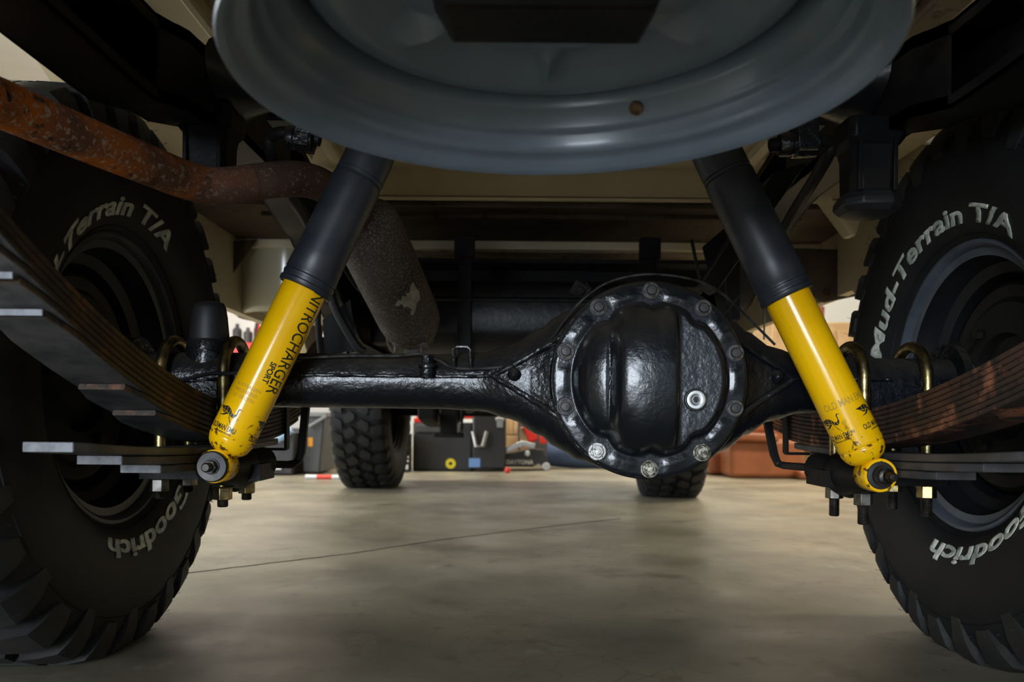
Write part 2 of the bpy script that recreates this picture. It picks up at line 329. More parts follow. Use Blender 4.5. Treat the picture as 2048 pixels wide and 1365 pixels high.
# ------------------------------------------------------------------ tyres and wheels
TR = .408; HW = .138
SIDE = [(.205, .098), (.213, .104), (.222, .116), (.24, .127), (.262, .134), (.29, .138), (.32, .137), (.345, .132), (.368, .125), (.384, .115)]
def side_x(r): return interp(SIDE, r)
def wheel(cx, cy, side, steer=0, rear=True, name_label=None, spin=0., flange=None, hide=False):
    """side = -1 left, +1 right; the inner face looks at the centre line"""
    ctr = Vector((cx, cy, TR-.011))
    M = Matrix.Translation(ctr) @ Matrix.Rotation(rad(steer), 4, 'Z') @ Matrix(((-side, 0, 0, 0), (0, 1, 0, 0), (0, 0, 1, 0), (0, 0, 0, 1)))
    # local: +x = inner face, tyre plane y,z
    def T(x, r, a): # a measured from up, towards +y
        return M @ Vector((x, r*sin(a), r*cos(a)))
    prof = [(-x, r) for r, x in SIDE]+[(-.10, .389), (-.05, .3915), (0, .392), (.05, .3915), (.10, .389)]+[(x, r) for r, x in SIDE[::-1]]
    b = MB(); n = 120
    b.rings([[T(x, r, 2*pi*k/n) for x, r in prof] for k in range(n)], cap=False, closed=True)
    # fine moulded ridge rings round the sidewall
    for rr in (.222, .345):
        b.rings([[T(side_x(rr)+.0015*cos(q), rr+.0015*sin(q), 2*pi*k/n) for q in (0, 2.1, 4.2)] for k in range(n)], cap=False, closed=True)
    for i, v in enumerate(b.V):
        if v[2] < .0006: b.V[i] = (v[0], v[1], .0006)
    ty = part(b, 'tire', RUBBER, smooth=50)
    # tread lugs
    t = MB(); NP = 34
    def lug(cols):   # cols: (x, r_top, r_bot, a0, a1)
        R = []
        for x, rt, rb, a0, a1 in cols:
            m_ = 3
            top = [T(x[0], rt, a0+(a1-a0)*k/m_) for k in range(m_+1)]; bot = [T(x[1], rb, a1-(a1-a0)*k/m_) for k in range(m_+1)]
            R.append(top+bot)
        t.rings(R)
    st = 2*pi/NP
    for k in range(NP):
        for sg in (-1, 1):
            a = k*st+spin+(0 if sg > 0 else st*.5)
            w_ = st*(.60 if k % 2 else .68); ext = .338 if k % 2 else .352
            xs = lambda x: sg*x
            sl = .012*sg
            c = [((xs(.066), xs(.066)), .4085, .388, a-.01-w_/2+sl, a+w_/2-.03+sl),
                 ((xs(.095), xs(.095)), .4070, .386, a-w_/2, a+w_/2),
                 ((xs(.118), xs(.110)), .4015, .382, a-w_/2, a+w_/2),
                 ((xs(.1275), xs(.118)), .388, .376, a-w_/2+.004, a+w_/2-.004),
                 ((xs(.1325), xs(.122)), .370, .366, a-w_/2+.010-.01, a+w_/2-.02),
                 ((xs(.1345), xs(.126)), ext, ext-.004, a-w_/2+.002, a+w_/2-.05)]
            lug(c)
        for sg in (-1, 1):
            a = k*st+spin+(st*.25 if sg > 0 else st*.75)
            w_ = st*.66
            c = [((sg*.058, sg*.058), .4085, .388, a-w_/2+.03, a+w_/2-.03), ((sg*.046, sg*.046), .409, .388, a-w_/2, a+w_/2-.01),
                 ((sg*.026, sg*.026), .4095, .388, a-w_/2+.02, a+w_/2+.02), ((sg*.006, sg*.006), .4095, .388, a-w_/2+.05, a+w_/2-.02)]
            lug(c)
        # moulding hairs
        if rear:
            for q in range(2):
                aa = k*st+spin+st*(.3+.5*q)+random.uniform(-.02, .02); x0 = .118
                p = T(x0, .4, aa); e = M.to_3x3() @ Vector((.006+.006*random.random(), random.uniform(-.002, .002), .003))
                t.tube([p, p+e], .0004, n=3, smooth=False)
                p2 = T(.134, .36, aa+.05); e = M.to_3x3() @ Vector((.004, 0, -.002)); t.tube([p2, p2+e], .0004, n=3, smooth=False)
    for i, v in enumerate(t.V):
        if v[2] < .0003: t.V[i] = (v[0], v[1], .0003)
    part(t, 'tread', TREAD, ty, smooth=30)
    # rim
    r_ = MB(); n = 72
    rp = [(.104, .214), (.108, .2135), (.109, .210), (.106, .206), (.096, .2035), (.094, .192), (.080, .189), (.074, .186), (.060, .183), (.052, .168), (-.01, .166), (-.03, .178), (-.09, .182), (-.1, .206), (-.106, .212)]
    r_.rings([[T(x, r, 2*pi*k/n) for x, r in rp] for k in range(n)], cap=False, closed=True)
    rim = part(r_, 'wheel_rim', RIMD, smooth=40)
    fb = MB(); fp_ = [(.0935, .1915), (.0955, .2030), (.1055, .2055), (.1088, .2095), (.1084, .2138), (.104, .2145)]
    fb.rings([[T(x, r, 2*pi*k/n) for x, r in [(a_+.0006, c_-.0004) for a_, c_ in fp_]+[(a_-.001, c_+.0006) for a_, c_ in fp_[::-1]]] for k in range(n)], cap=False, closed=True)
    part(fb, 'rim_flange', flange or RIMD, rim, smooth=40)
    d = MB()
    dp = [(-.02, .168), (-.012, .150), (.002, .140), (.004, .115), (-.012, .095), (-.014, .062), (-.014, .0)]
    d.rings([[T(x, max(r, .001), 2*pi*k/48) for x, r in dp] for k in range(48)], cap=False, closed=True)
    part(d, 'wheel_disc', RIMD, rim)
    if rear:
        d = MB()
        dp = [(.01, .0), (.038, .004), (.038, .05), (.034, .055), (.034, .075), (.05, .08), (.05, .125), (.044, .133), (.046, .150), (.040, .156), (.0, .157), (-.015, .155)]
        d.rings([[T(x, max(r, .001), 2*pi*k/48) for x, r in dp] for k in range(48)], cap=False, closed=True)
        for k in range(3):
            a = .6+k*2.1; M2 = frame(T(.052, .1, a), M.to_3x3() @ Vector((1, 0, 0))); d.prism(hexagon(.009), 0, .008, M2)
        d.tube([T(.05, .03, 2.0), T(.085, .08, .7), T(.07, .11, .9), T(.05, .12, 1.3)], .004, n=8)
        part(d, 'brake_drum', DARK, rim)
    return M, ty, T
def tyre_text(M, parent, side, txt, a_start, a_end, size=.036, r0=.2375):
    bm = text_mesh(txt, size, bold=.032, shear=.14, spacing=1.0)
    x0 = min(v.co.x for v in bm.verts); x1 = max(v.co.x for v in bm.verts)
    grid_cut(bm, (x1-x0)/60, (0,)); grid_cut(bm, .006, (1,))
    a0, a1 = rad(a_start), rad(a_end)
    for v in bm.verts:
        t = (v.co.x-x0)/(x1-x0); a = a0+(a1-a0)*t; r = r0+v.co.y
        # clockwise as seen from the centre line: forward is right for the left tyre, left for the right tyre
        s = 1 if side < 0 else -1
        v.co = M @ Vector((side_x(r)+.0009, s*r*sin(a), r*cos(a)))
    o = bm_obj(bm, 'sidewall_lettering', WHITE, parent)
    so = o.modifiers.new('solid', 'SOLIDIFY'); so.thickness = .0012; so.offset = 0
    o['label'] = 'raised white sidewall lettering'
    return o
WX = .733
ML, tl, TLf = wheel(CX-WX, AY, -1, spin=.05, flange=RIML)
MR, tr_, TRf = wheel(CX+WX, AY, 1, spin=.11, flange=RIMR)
tl['label'] = 'left rear mud tyre'; tr_['label'] = 'right rear mud tyre'
tyre_text(ML, tl, -1, 'Mud-Terrain T/A', -88, 27); tyre_text(ML, tl, -1, 'BFGoodrich', 113, 199)
tyre_text(MR, tr_, 1, 'Mud-Terrain T/A', -77, 38); tyre_text(MR, tr_, 1, 'BFGoodrich', 106, 191)
def fl(px, py): q = on_floor(px, py); return q
q = fl(746, 974); _, t3, _ = wheel(q.x, q.y, -1, steer=-2, rear=False, spin=.2); t3['label'] = 'left front mud tyre'; FLW = q
q = fl(1336, 992); _, t4, _ = wheel(q.x, q.y, 1, steer=-3, rear=False, spin=.3); t4['label'] = 'right front mud tyre'; FRW = q

# ------------------------------------------------------------------ rear axle
DX = P(1298, 763, 1.12).x
def housing():
    b = MB(); R = []
    n = 40
    xs = [-.60+CX+i*.012 for i in range(int(1.2/.012)+1)]
    for x in xs:
        u = x-DX; au = abs(u)
        h = interp([(0, .128), (.05, .1265), (.09, .114), (.12, .098), (.15, .077), (.19, .055), (.235, .043), (.30, .0405), (1, .040)], au)
        if au < .1: h = max(h, sqrt(max(0, .131**2-u*u)) if au < .131 else 0)
        wd = interp([(0, .082), (.11, .08), (.17, .062), (.25, .043), (.3, .0405), (1, .040)], au)
        e = interp([(0, 4.5), (.12, 3.6), (.2, 2.6), (.3, 2.0), (1, 2)], au)
        ring = []
        for k in range(n):
            a = 2*pi*k/n; c, s_ = cos(a), sin(a)
            ring.append((x, AY+wd*(abs(c)**(2/e))*(1 if c > 0 else -1), AZ+h*(abs(s_)**(2/e))*(1 if s_ > 0 else -1)))
        R.append(ring)
    b.rings(R)
    # cover flange ring
    M = frame((DX, 1.135, AZ), (0, -1, 0))
    b.lathe([(.05, 0), (.134, 0), (.1365, .003), (.1365, .016), (.134, .019), (.05, .019)], M, 96)
    # weld seam and triangular gusset edges either side
    def seam(pts, r=.003):
        b.tube([(x, y+random.uniform(-.0008, .0008), z+random.uniform(-.0006, .0006)) for x, y, z in pts], r, n=8, sub=3)
    def fy(x):
        au = abs(x-DX); return AY-interp([(0, .082), (.11, .08), (.17, .062), (.25, .043), (.3, .0405), (1, .040)], au)
    for sg in (-1, 1):
        x1 = CX+sg*.40 if sg < 0 else CX+.5
        xa = DX+sg*.215
        N_ = 26
        seam([(x1+(xa-x1)*k/N_, fy(x1+(xa-x1)*k/N_)-.0005, AZ+.006) for k in range(N_+1)], .0028)
        for dz in (-1, 1):
            seam([(xa+(DX+sg*.122-xa)*k/10, fy(xa+(DX+sg*.122-xa)*k/10)-.003*(k/10), AZ+.006+dz*(.052 if dz > 0 else .058)*(k/10)) for k in range(11)], .0042)
        b.lathe([(.0, .010), (.006, .008), (.0095, .002), (.010, -.004)], frame((xa-sg*.03, fy(xa-sg*.03)-.001, AZ+.008), (0, -1, 0)), 12)
    # end flanges at the drums
    for sg in (-1, 1):
        b.lathe([(.041, 0), (.062, .0), (.062, .012), (.041, .012)], frame((CX+sg*.595, AY, AZ), (sg, 0, 0)), 32)
        # spring saddles under the tube
        b.hexa([(CX+sg*.50+dx, AY+dy, z) for z in (.352, .392) for dx, dy in ((-.036, -.055), (.036, -.055), (.036, .055), (-.036, .055))])
    return part(b, 'rear_axle', GLOSS, smooth=45, label='gloss black rear axle housing')
AX = housing()
# differential carrier in front of the housing
b = MB(); b.lathe([(.128, 0), (.128, .03), (.12, .06), (.095, .10), (.062, .14), (.052, .19), (.045, .22), (.06, .225), (.06, .24), (0, .24)], frame((DX-.012, AY+.05, AZ-.006), (0, 1, 0)), 48)
for k in range(10):
    a = k*pi/5; b.box((0, 0, 0), (.01, .14, .05), frame((DX-.012+.09*cos(a), AY+.11, AZ+.09*sin(a)), (cos(a), 0, sin(a)), (0, 1, 0)) if False else Matrix.Translation((DX-.012+.085*cos(a), AY+.12, AZ+.085*sin(a))))
part(b, 'differential_carrier', DARK, AX)
# cover
def cover():
    b = MB(); R0 = .1335; rd = .1055; na = 144
    bolt_a = [pi/2+k*pi/5 for k in range(10)]
    def H(u, v):
        r = sqrt(u*u+v*v); a = atan2(v, u)
        edge = rd
        for ba in (pi/2, pi/2+pi/5, pi/2-pi/5, -pi/2, -pi/2+pi/5, -pi/2-pi/5):
            da = abs((a-ba+pi) % (2*pi)-pi); edge -= .0075*math.exp(-(da/.11)**2)
        if r >= edge: 
            return .0
        t = r/edge
        dome = .040*(1-t**5)**.7+.004
        rg = max(0, 1-(v/.104)**2)
        s1 = 1/(1+math.exp(-(u+.054)/.0024)); s2 = 1/(1+math.exp((u-.027)/.0014))
        hump = (.036*rg**.62-2.4*(u-.004)**2)*s1*s2
        hump = max(hump, 0)
        # left facet slopes towards the left, right field is a flat pad below the bulge
        lf = 1/(1+math.exp((u+.058)/.002)); dome = dome*(1-lf)+min(dome, .043+.27*(u+.060)-.6*v*v)*lf if lf > .02 else dome
        gro = -.006*math.exp(-((u+.0585)/.0032)**2)*max(0, 1-(v/.09)**2)
        rf = 1/(1+math.exp(-(u-.030)/.0014)); pad = min(dome, .021+.10*(u-.03)+1.1*(u-.03)*max(0, .06-u)) if u > .02 else dome
        dome = dome*(1-rf)+pad*rf
        edgef = min(1, (edge-r)/.012)
        return dome*min(1, (edge-r)/.007)**.5+(hump+gro)*edgef
    rs = [0.0005]+[.004+i*.0021 for i in range(49)]+[.1075, .109, .113, .120, .1275, .131, .1335]
    V = []; Fc = []
    for k in range(na):
        a = 2*pi*k/na
        for r in rs:
            u, v = r*cos(a), r*sin(a)
            h = H(u, v)+(.004 if r < .132 else 0.0015)
            if .106 < r < .131:
                # bolt bosses level, stiffening ribs between bolts
                j = ((a-pi/2)/(pi/5)) % 1.0
                rib = max(0, 1-abs(j-.5)/.26)
                if abs(r-.118) < .006: h += .0028*min(1, rib*3)
            V.append((DX-(-u), 1.115-.0-h, AZ+v))
    # u runs to the right of the picture
    n = len(rs)
    for k in range(na):
        k2 = (k+1) % na
        for j in range(n-1): Fc.append((k*n+j, k2*n+j, k2*n+j+1, k*n+j+1))
    Fc.append(tuple(k*n for k in range(na)))
    b.add(V, Fc)
    # rim edge
    b.lathe([(.1335, .0), (.1335, .0015)], frame((DX, 1.116, AZ), (0, -1, 0)), na)
    o = part(b, 'differential_cover', COVER, AX, smooth=60, label='round domed gloss black differential cover')
    return o
CV = cover()
for k in range(10):
    a = pi/2+k*pi/5
    p = (DX+.1215*cos(a), 1.1105, AZ+.1215*sin(a))
    M = frame(p, (0, -1, 0))
    b = MB()
    low = k in (4, 5, 6)
    b.lathe([(.0125, -.002), (.0125, .0), (.0118, .0012), (.0, .0012)], M, 28)
    b.lathe([(.0093, .001), (.0093, .0025), (.0085, .0032), (.0, .0032)], M, 28)
    if low: b.prism(hexagon(.0078, .3+k), .003, .008, M); b.lathe([(.0045, .008), (.0045, .0115), (0, .0118)], M, 16)
    else: b.lathe([(.0068, .003), (.0066, .0075), (.0058, .0085), (0, .0088)], M, 24)
    m = BARE if k == 4 else (NUTZ if low else BOLTM)
    o = part(b, 'cover_bolt', m, AX, bevel=.0004)
    if k == 4: o['label'] = 'bare scraped bolt'
    if not low:
        b = MB(); b.rings([[M @ Vector(((.0092+.0006*cos(q))*cos(2*pi*j/32), (.0092+.0006*cos(q))*sin(2*pi*j/32), .0030+.0005*sin(q))) for q in (0, 1.57, 3.14, 4.71)] for j in range(32)], cap=False, closed=True)
        part(b, 'washer', NUTZ, AX)
    elif k != 4:
        b = MB(); b.rings([[M @ Vector(((.0098+.0009*cos(q))*cos(2*pi*j/32), (.0098+.0009*cos(q))*sin(2*pi*j/32), .0030+.0009*sin(q))) for q in (0, 1.57, 3.14, 4.71)] for j in range(32)], cap=False, closed=True)
        part(b, 'washer', NUTZ, AX)
# filler plug
p = P(1393, 800, 1.078)
b = MB(); M = frame(p+Vector((0, .004, 0)), (-.06, -1, .0))
b.lathe([(.0155, -.006), (.0155, -.001), (.0145, 0), (.0, 0)], M, 40); o = part(b, 'plug_boss', COVER, AX)
b = MB(); b.lathe([(.0132, -.002), (.0132, .003), (.0122, .0042), (.0085, .0046), (.0075, .0044), (.0062, .0035), (.0055, .0035), (.0052, -.003)], M, 40)
b.prism(hexagon(.0054), -.003, -.0025, M)
for k in range(6):
    a0, a1 = k*pi/3, (k+1)*pi/3
    q = [(.0045*cos(a0), .0045*sin(a0)), (.0045*cos(a1), .0045*sin(a1)), (.0056*cos(a1), .0056*sin(a1)), (.0056*cos(a0), .0056*sin(a0))]
    b.prism(q, -.003, .0033, M)
part(b, 'filler_plug', ZINC, AX, label='bright zinc filler plug with hex socket', bevel=.0003)
# brake line with clips
b = MB()
pl = [(600, 716, 1.17), (700, 712, 1.17), (790, 712, 1.17), (840, 708, 1.17), (875, 720, 1.165), (905, 735, 1.16), (950, 738, 1.16), (1010, 733, 1.155), (1060, 716, 1.15), (1100, 680, 1.14), (1130, 640, 1.13), (1165, 600, 1.13), (1210, 568, 1.13), (1260, 553, 1.135), (1310, 549, 1.14), (1370, 556, 1.15), (1410, 568, 1.16), (1450, 592, 1.18), (1500, 640, 1.2), (1550, 690, 1.2)]
b.tube([P(*q) for q in pl], .0019, n=8, sub=5)
part(b, 'brake_line', WIRE, AX, label='thin steel brake line')
b = MB(); c = P(855, 722, 1.165); b.prism(hexagon(.009), 0, .012, frame(c-Vector((0, 0, .004)), (0, 0, 1))); b.lathe([(.013, 0), (.013, .004), (.011, .006), (0, .006)], frame(c-Vector((0, 0, .010)), (0, 0, 1)), 20); b.lathe([(.012, 0), (.010, .012), (.006, .016), (0, .016)], frame(c-Vector((0, 0, .024)), (0, 0, 1)), 14)
part(b, 'line_junction', GLOSS, AX, bevel=.001)
b = MB(); b.tube([P(908, 735, 1.168), P(908, 698, 1.17), P(914, 694, 1.17), P(934, 694, 1.17), P(941, 699, 1.17), P(942, 735, 1.168)], .0028, n=8, smooth=False)
part(b, 'line_clip', GLOSS, AX)
b = MB(); M = frame(P(1160, 580, 1.14), (.1, -1, -.5), (.85, 0, -.5)); b.box((0, 0, 0), (.024, .020, .005), M); b.prism(hexagon(.006), .003, .007, M); b.box((.012, 0, -.012), (.004, .018, .03), M)
part(b, 'line_bracket', FRAME, AX, bevel=.001)
# rubber bump pad standing on the left of the axle
b = MB(); c = P(408, 735, 1.19); b.rings([[(c.x+wx*(cos(2*pi*k/28)), c.y+.02+wy*sin(2*pi*k/28), c.z+h+.002*sin(2*pi*k/28)) for k in range(28)] for h, wx, wy in ((0.0, .030, .028), (.02, .030, .028), (.045, .029, .027), (.075, .026, .024), (.090, .0235, .022), (.0965, .020, .019), (.099, .010, .010))])
part(b, 'rubber_bump_pad', SOFT, AX, smooth=50, label='tall tapered rubber bump pad')
b = MB(); b.lathe([(.033, 0), (.0335, .03), (.0315, .050), (.0295, .054), (.0, .054)], frame((c.x, c.y+.02, c.z-.012), (0, 0, 1)), 28); part(b, 'pad_cup', GLOSS, AX)
b = MB(); b.tube([P(325, 765, 1.14), P(380, 757, 1.14), P(420, 748, 1.14), P(470, 747, 1.14), P(530, 742, 1.15), P(600, 720, 1.17)], .0028, n=8); part(b, 'brake_hose', SOFT, AX)

# ------------------------------------------------------------------ leaf springs, u-bolts, plates
LX = .50
def spring(sg, a, m):
    zb = lambda Y: .300+a*(1.33-Y)**2*(1.0 if Y < 1.33 else 1.1)
    NL = 8; th = .0072 if sg < 0 else .0068
    ends = [(.10+.03*k, 2.05-.07*k) for k in range(8)] if sg > 0 else [(.10, 2.05), (.28, 1.98), (.56, 1.9), (.66, 1.84), (.70, 1.78), (.745, 1.72), (.90, 1.64), (.98, 1.56)]
    def leaf(k, y0, y1, zf, thick, mm, name, parent, taper=True, gap=.0004, w=.070):
        b = MB(); n = 44; R = []
        for i in range(n+1):
            Y = y0+(y1-y0)*i/n
            dz = (zf(Y+.005)-zf(Y-.005))/.01; nl = Vector((0, -dz, 1)).normalized()
            z = zf(Y); off = (NL-1-k)*thick if zf is zb else 0
            t = min((Y-y0), (y1-Y))/.035
            ww = w*(.74+.26*min(1, t)) if taper else w
            c0 = Vector((CX+sg*LX, Y, z))+nl*(off+gap); c1 = c0+nl*(thick-2*gap)
            c = .0012
            R.append([c0+Vector((-ww/2+c, 0, 0)), c0+Vector((ww/2-c, 0, 0)), c0+Vector((ww/2, 0, 0))+nl*c, c1+Vector((ww/2, 0, 0))-nl*c,
                      c1+Vector((ww/2-c, 0, 0)), c1+Vector((-ww/2+c, 0, 0)), c1+Vector((-ww/2, 0, 0))-nl*c, c0+Vector((-ww/2, 0, 0))+nl*c])
        b.rings(R)
        o = part(b, name, mm, parent, smooth=30)
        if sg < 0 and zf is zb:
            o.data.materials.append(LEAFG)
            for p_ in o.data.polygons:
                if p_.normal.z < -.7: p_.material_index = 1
        return o
    root = leaf(0, ends[0][0], ends[0][1], zb, th, m, 'leaf_spring', CAR)
    root['label'] = 'rusty curved leaf spring pack'
    for k in range(1, NL): leaf(k, ends[k][0], ends[k][1], zb, th, m, 'leaf', root)
    # flat overload leaves below
    for j, (y0, y1, zz) in enumerate(((.80, 1.50, .289), (.90, 1.42, .278), (1.00, 1.36, .267))):
        zf = lambda Y, zz=zz: zz+.09*(Y-1.21)**2*(1 if Y < 1.21 else .6)
        R = leaf(8, y0, y1, zf, .0108, LEAFG, 'overload_leaf', root, w=.068)
        R['label'] = 'straight grey overload leaf'
        # cut end of the leaf, painted pale as if lit on the left spring
        b = MB(); z = zf(y0); b.box((CX+sg*LX, y0+.0005, z+.0054), (.0495, .003, .0098)); e = part(b, 'leaf_end', LEAFEND if sg < 0 else LEAFG, root, bevel=.0006)
    for k in ((3, 4, 5) if sg < 0 else ()):
        Y = ends[k][0]; z = zb(Y)+(NL-1-k)*th*1.02; b = MB(); b.box((CX+sg*LX, Y+.0003, z+th/2), (.0505, .0024, th*.86)); part(b, 'leaf_end', LEAFEND, root, bevel=.0006)  # left pack only: end faces painted lit
    # clamp strap round the pack near its front end
    b = MB(); x0 = CX+sg*(LX-.041); x1 = CX+sg*(LX+.041); Y = 1.50
    zt = zb(Y)+NL*th+.004; zl = .284
    b.bar([(x0, Y, zt), (x0, Y, zl)], .022, .005, (1, 0, 0)); b.bar([(x1, Y, zt), (x1, Y, zl)], .022, .005, (1, 0, 0)); b.bar([(x0, Y, zl), (x1, Y, zl)], .022, .005, (0, 0, 1)); b.bar([(x0, Y, zt), (x1, Y, zt)], .022, .005, (0, 0, 1))
    part(b, 'spring_clamp', FRAME, root, bevel=.001)
    return root
SPL = spring(-1, .34, LEAFL); SPR = spring(1, .255, LEAF)
def ubolts(sg):
    base = MB()
    # plate
    z0, z1 = .254, .2665
    b = MB()
    pts = [(-.062, -.078), (.062, -.078), (.068, -.07), (.068, .075), (-.062, .075), (-.068, .068), (-.068, -.068)]
    b.prism([(x, y) for x, y in pts], z0, z1, Matrix.Translation((CX+sg*LX, AY, 0)))
    # inner lug carrying the shock pin
    q = P(428, 938, 1.12) if sg < 0 else P(1745, 952, 1.12)
    b.tube([(CX+sg*(LX-.04), AY-.01, .258), (q.x+sg*(-.012), AY-.03, q.z+.0), (q.x, 1.10, q.z)], [.03, .032, .020], n=20)
    b.tube([(q.x-sg*.035, AY+.03, q.z+.004), (q.x-sg*.0, AY-.04, q.z-.002)], [.022, .022], n=16)
    b.box((q.x-sg*.012, AY-.01, q.z-.008), (.075, .07, .024))
    pl = part(b, 'spring_plate', FRAME, smooth=35, bevel=.0025)
    pl['label'] = 'black spring clamping plate'
    for dx in (-.045, .045):
        x = CX+sg*(LX+sg*0)+dx
        b = MB(); leg = .052
        pts = [(x, AY-leg, .236)]+[(x, AY-leg, .30), (x, AY-leg, .36), (x, AY-leg, .40)]+[(x, AY-leg*cos(t), .402+leg*sin(t)) for t in [pi*k/10 for k in range(1, 10)]]+[(x, AY+leg, .40), (x, AY+leg, .36), (x, AY+leg, .30), (x, AY+leg, .236)]
        b.tube(pts, .0082, n=14, sub=3)
        ub = part(b, 'u_bolt', BRASS, smooth=60)
        for s2 in (-1, 1):
            y = AY+s2*leg
            inner = dx*sg < 0
            nm = (BRASS if inner else THREAD) if sg < 0 else (THREAD if inner else BRASS)
            dn = .011 if inner else 0.
            b = MB(); M = Matrix.Translation((x, y, 0)) @ Matrix.Rotation(random.uniform(0, 1), 4, 'Z')
            b.prism(hexagon(.0135), .235-dn, .2525-dn, M); b.lathe([(.0165, .2525-dn), (.0165, .2545-dn)], M, 24, cap=True)
            part(b, 'nut', nm, ub, bevel=.0012)
            b = MB(); ln = .010 if sg < 0 else .027
            b.lathe([(.0078-.0007*(i % 2), .236-dn-ln*i/22) for i in range(23)]+[(.006, .2345-dn-ln), (0, .2345-dn-ln)], Matrix.Translation((x, y, 0)), 18)
            part(b, 'thread', THREAD, ub, smooth=0)
    return pl
ubolts(-1); ubolts(1)
# black bent strap on the inner side of each spring
for sg, pts in ((-1, [(612, 812, 1.34), (603, 905, 1.34), (596, 922, 1.34), (580, 930, 1.33), (500, 928, 1.25)]), (1, [(1534, 842, 1.38), (1548, 910, 1.38), (1556, 928, 1.38), (1572, 932, 1.37), (1650, 938, 1.27)])):
    b = MB(); b.bar([P(*q) for q in pts], .012, .014, (0, 1, 0)); part(b, 'rebound_strap', FRAME, SPL if sg < 0 else SPR, bevel=.002)
    b = MB(); q = [P(*k) for k in ([(540, 945, 1.28), (600, 900+12, 1.33)] if sg < 0 else [(1560, 942, 1.33), (1640, 945, 1.27)])]

# ------------------------------------------------------------------ shock absorbers
def wrap(bm, A, ax, xd, rr, h0, ang0, flip=False):
    """bm x runs along the direction given by mapping: x-> around, y -> along axis"""
    pass
def shock(sg, pe, pj, pt, label):
    E, J, T_ = P(*pe), P(*pj), P(*pt)
    ax = (T_-E).normalized(); R = .0305
    side = ax.cross(Vector((0, -1, 0))).normalized()      # around
    # local frame: z along axis, -y' toward the camera
    M = frame(E, ax, (0, -1, 0))                          # local x points to the camera
    L1 = (J-E).length; L2 = (T_-E).length
    b = MB()
    b.lathe([(.0, .018), (.016, .019), (.0235, .024), (.0270, .029), (.0293, .036), (.0298, .0405), (.0292, .0412), (.0292, .0422), (.0304, .0432), (R, .047), (R, L1+.02)], M, 56)
    body = part(b, 'shock_absorber', YEL, smooth=50, label=label)
    # neck and eye
    b = MB(); EM = frame(E, (0, 1, 0), ax)
    b.lathe([(.0185, -.0175), (.0215, -.0175), (.0225, -.016), (.0225, .016), (.0215, .0175), (.0185, .0175)], EM, 44)
    b.tube([E+ax*.019, E+ax*.026], [.014, .019], n=20, smooth=False)
    part(b, 'mounting_eye', YEL, body, smooth=40)
    b = MB(); b.lathe([(.0, -.020), (.0105, -.020), (.0175, -.0185), (.0187, -.017), (.0187, .017), (0, .02)], EM, 32)
    part(b, 'bushing', SOFT, body)
    b = MB()
    w0 = -.021
    if sg < 0:
        b.lathe([(.0, w0+.002), (.0195, w0+.001), (.0205, w0), (.0205, w0-.003), (.019, w0-.005), (.012, w0-.0045), (.0, w0-.004)], EM, 36)
        part(b, 'retaining_washer', STEEL, body, label='dark steel washer')
        b = MB(); b.lathe([(.0105, w0-.004), (.0105, w0-.006)], EM, 24, cap=True); b.prism(hexagon(.0092, .2), w0-.014, w0-.006, EM); b.lathe([(.0062, w0-.014), (.0060, w0-.025), (.005, w0-.0265), (0, w0-.0265)], EM, 20)
        part(b, 'pin_nut', STEEL, body, bevel=.0006)
    else:
        b.lathe([(.0, w0+.002), (.0125, w0+.001), (.0135, w0-.001), (.013, w0-.006), (.0, w0-.006)], EM, 36)
        part(b, 'retaining_washer', STEEL, body, label='dark steel washer')
        b = MB(); b.prism(hexagon(.0108, .2), w0-.016, w0-.005, EM); b.lathe([(.0105, w0-.0155), (.0065, w0-.0175), (.0063, w0-.030), (.0052, w0-.034), (0, w0-.0345)], EM, 20)
        part(b, 'pin_nut', STEEL, body, bevel=.0006)
    # pin through to the plate
    b = MB(); b.lathe([(.009, -.03), (.009, .10)], EM, 20, cap=True); part(b, 'mounting_pin', FRAME, body)
    # dust boot
    b = MB(); Rb = .0355
    pr = [(R+.0004, L1-.002), (Rb-.0005, L1-.004), (Rb+.0012, L1-.002), (Rb+.0015, L1+.003), (Rb, L1+.0045), (Rb, L1+.008), (Rb+.001, L1+.0095), (Rb+.001, L1+.0125), (Rb-.0003, L1+.014), (Rb-.0003, L1+.017), (Rb+.0005, L1+.018)]
    for t in (.15, .30, .45, .6, .72): pr.append((Rb-.0015*t, L1+.018+(L2-L1)*t))
    h = L1+.018+(L2-L1)*.74; pr += [(Rb-.0018, h), (Rb-.0032, h+.0012), (Rb-.0018, h+.0028), (Rb-.0018, h+.006), (Rb-.0032, h+.0072), (Rb-.0018, h+.0088)]
    pr += [(Rb-.002, L2), (Rb-.006, L2+.05), (Rb-.007, L2+.10), (.015, L2+.105), (.012, L2+.15), (0, L2+.15)]
    b.lathe(pr, M, 56); part(b, 'dust_boot', BOOT, body, smooth=40, label='black rubber dust boot')
    b = MB(); b.lathe([(.0212, -.014), (.0212, .014)], frame(E+ax*(L2+.15), (0, 1, 0)), 24, cap=True); part(b, 'upper_eye', FRAME, body)
    def put(bm, ang, h, vertical, m=INK, name='lettering'):
        # ang: angle of text centre round the tube, 0 = toward camera, positive to the right of the picture
        xs = [v.co.x for v in bm.verts]; ys = [v.co.y for v in bm.verts]
        cx_, cy_ = (min(xs)+max(xs))/2, (min(ys)+max(ys))/2
        grid_cut(bm, .0022, (0, 1))
        rt = Vector((0, -1, 0)); rt = (rt-ax*rt.dot(ax)).normalized(); rg = ax.cross(rt)*-1
        if rg.x < 0: rg = -rg
        for v in bm.verts:
            x, y = v.co.x-cx_, v.co.y-cy_
            if vertical: arc, hh = y, -x       # reads downwards along the tube, tops to the right
            else: arc, hh = x, y
            th = ang+arc/R
            v.co = E+ax*(h+hh)+(rt*cos(th)+rg*sin(th))*(R+.00025)
        return bm_obj(bm, name, m, body)
    return body, put, L1, L2
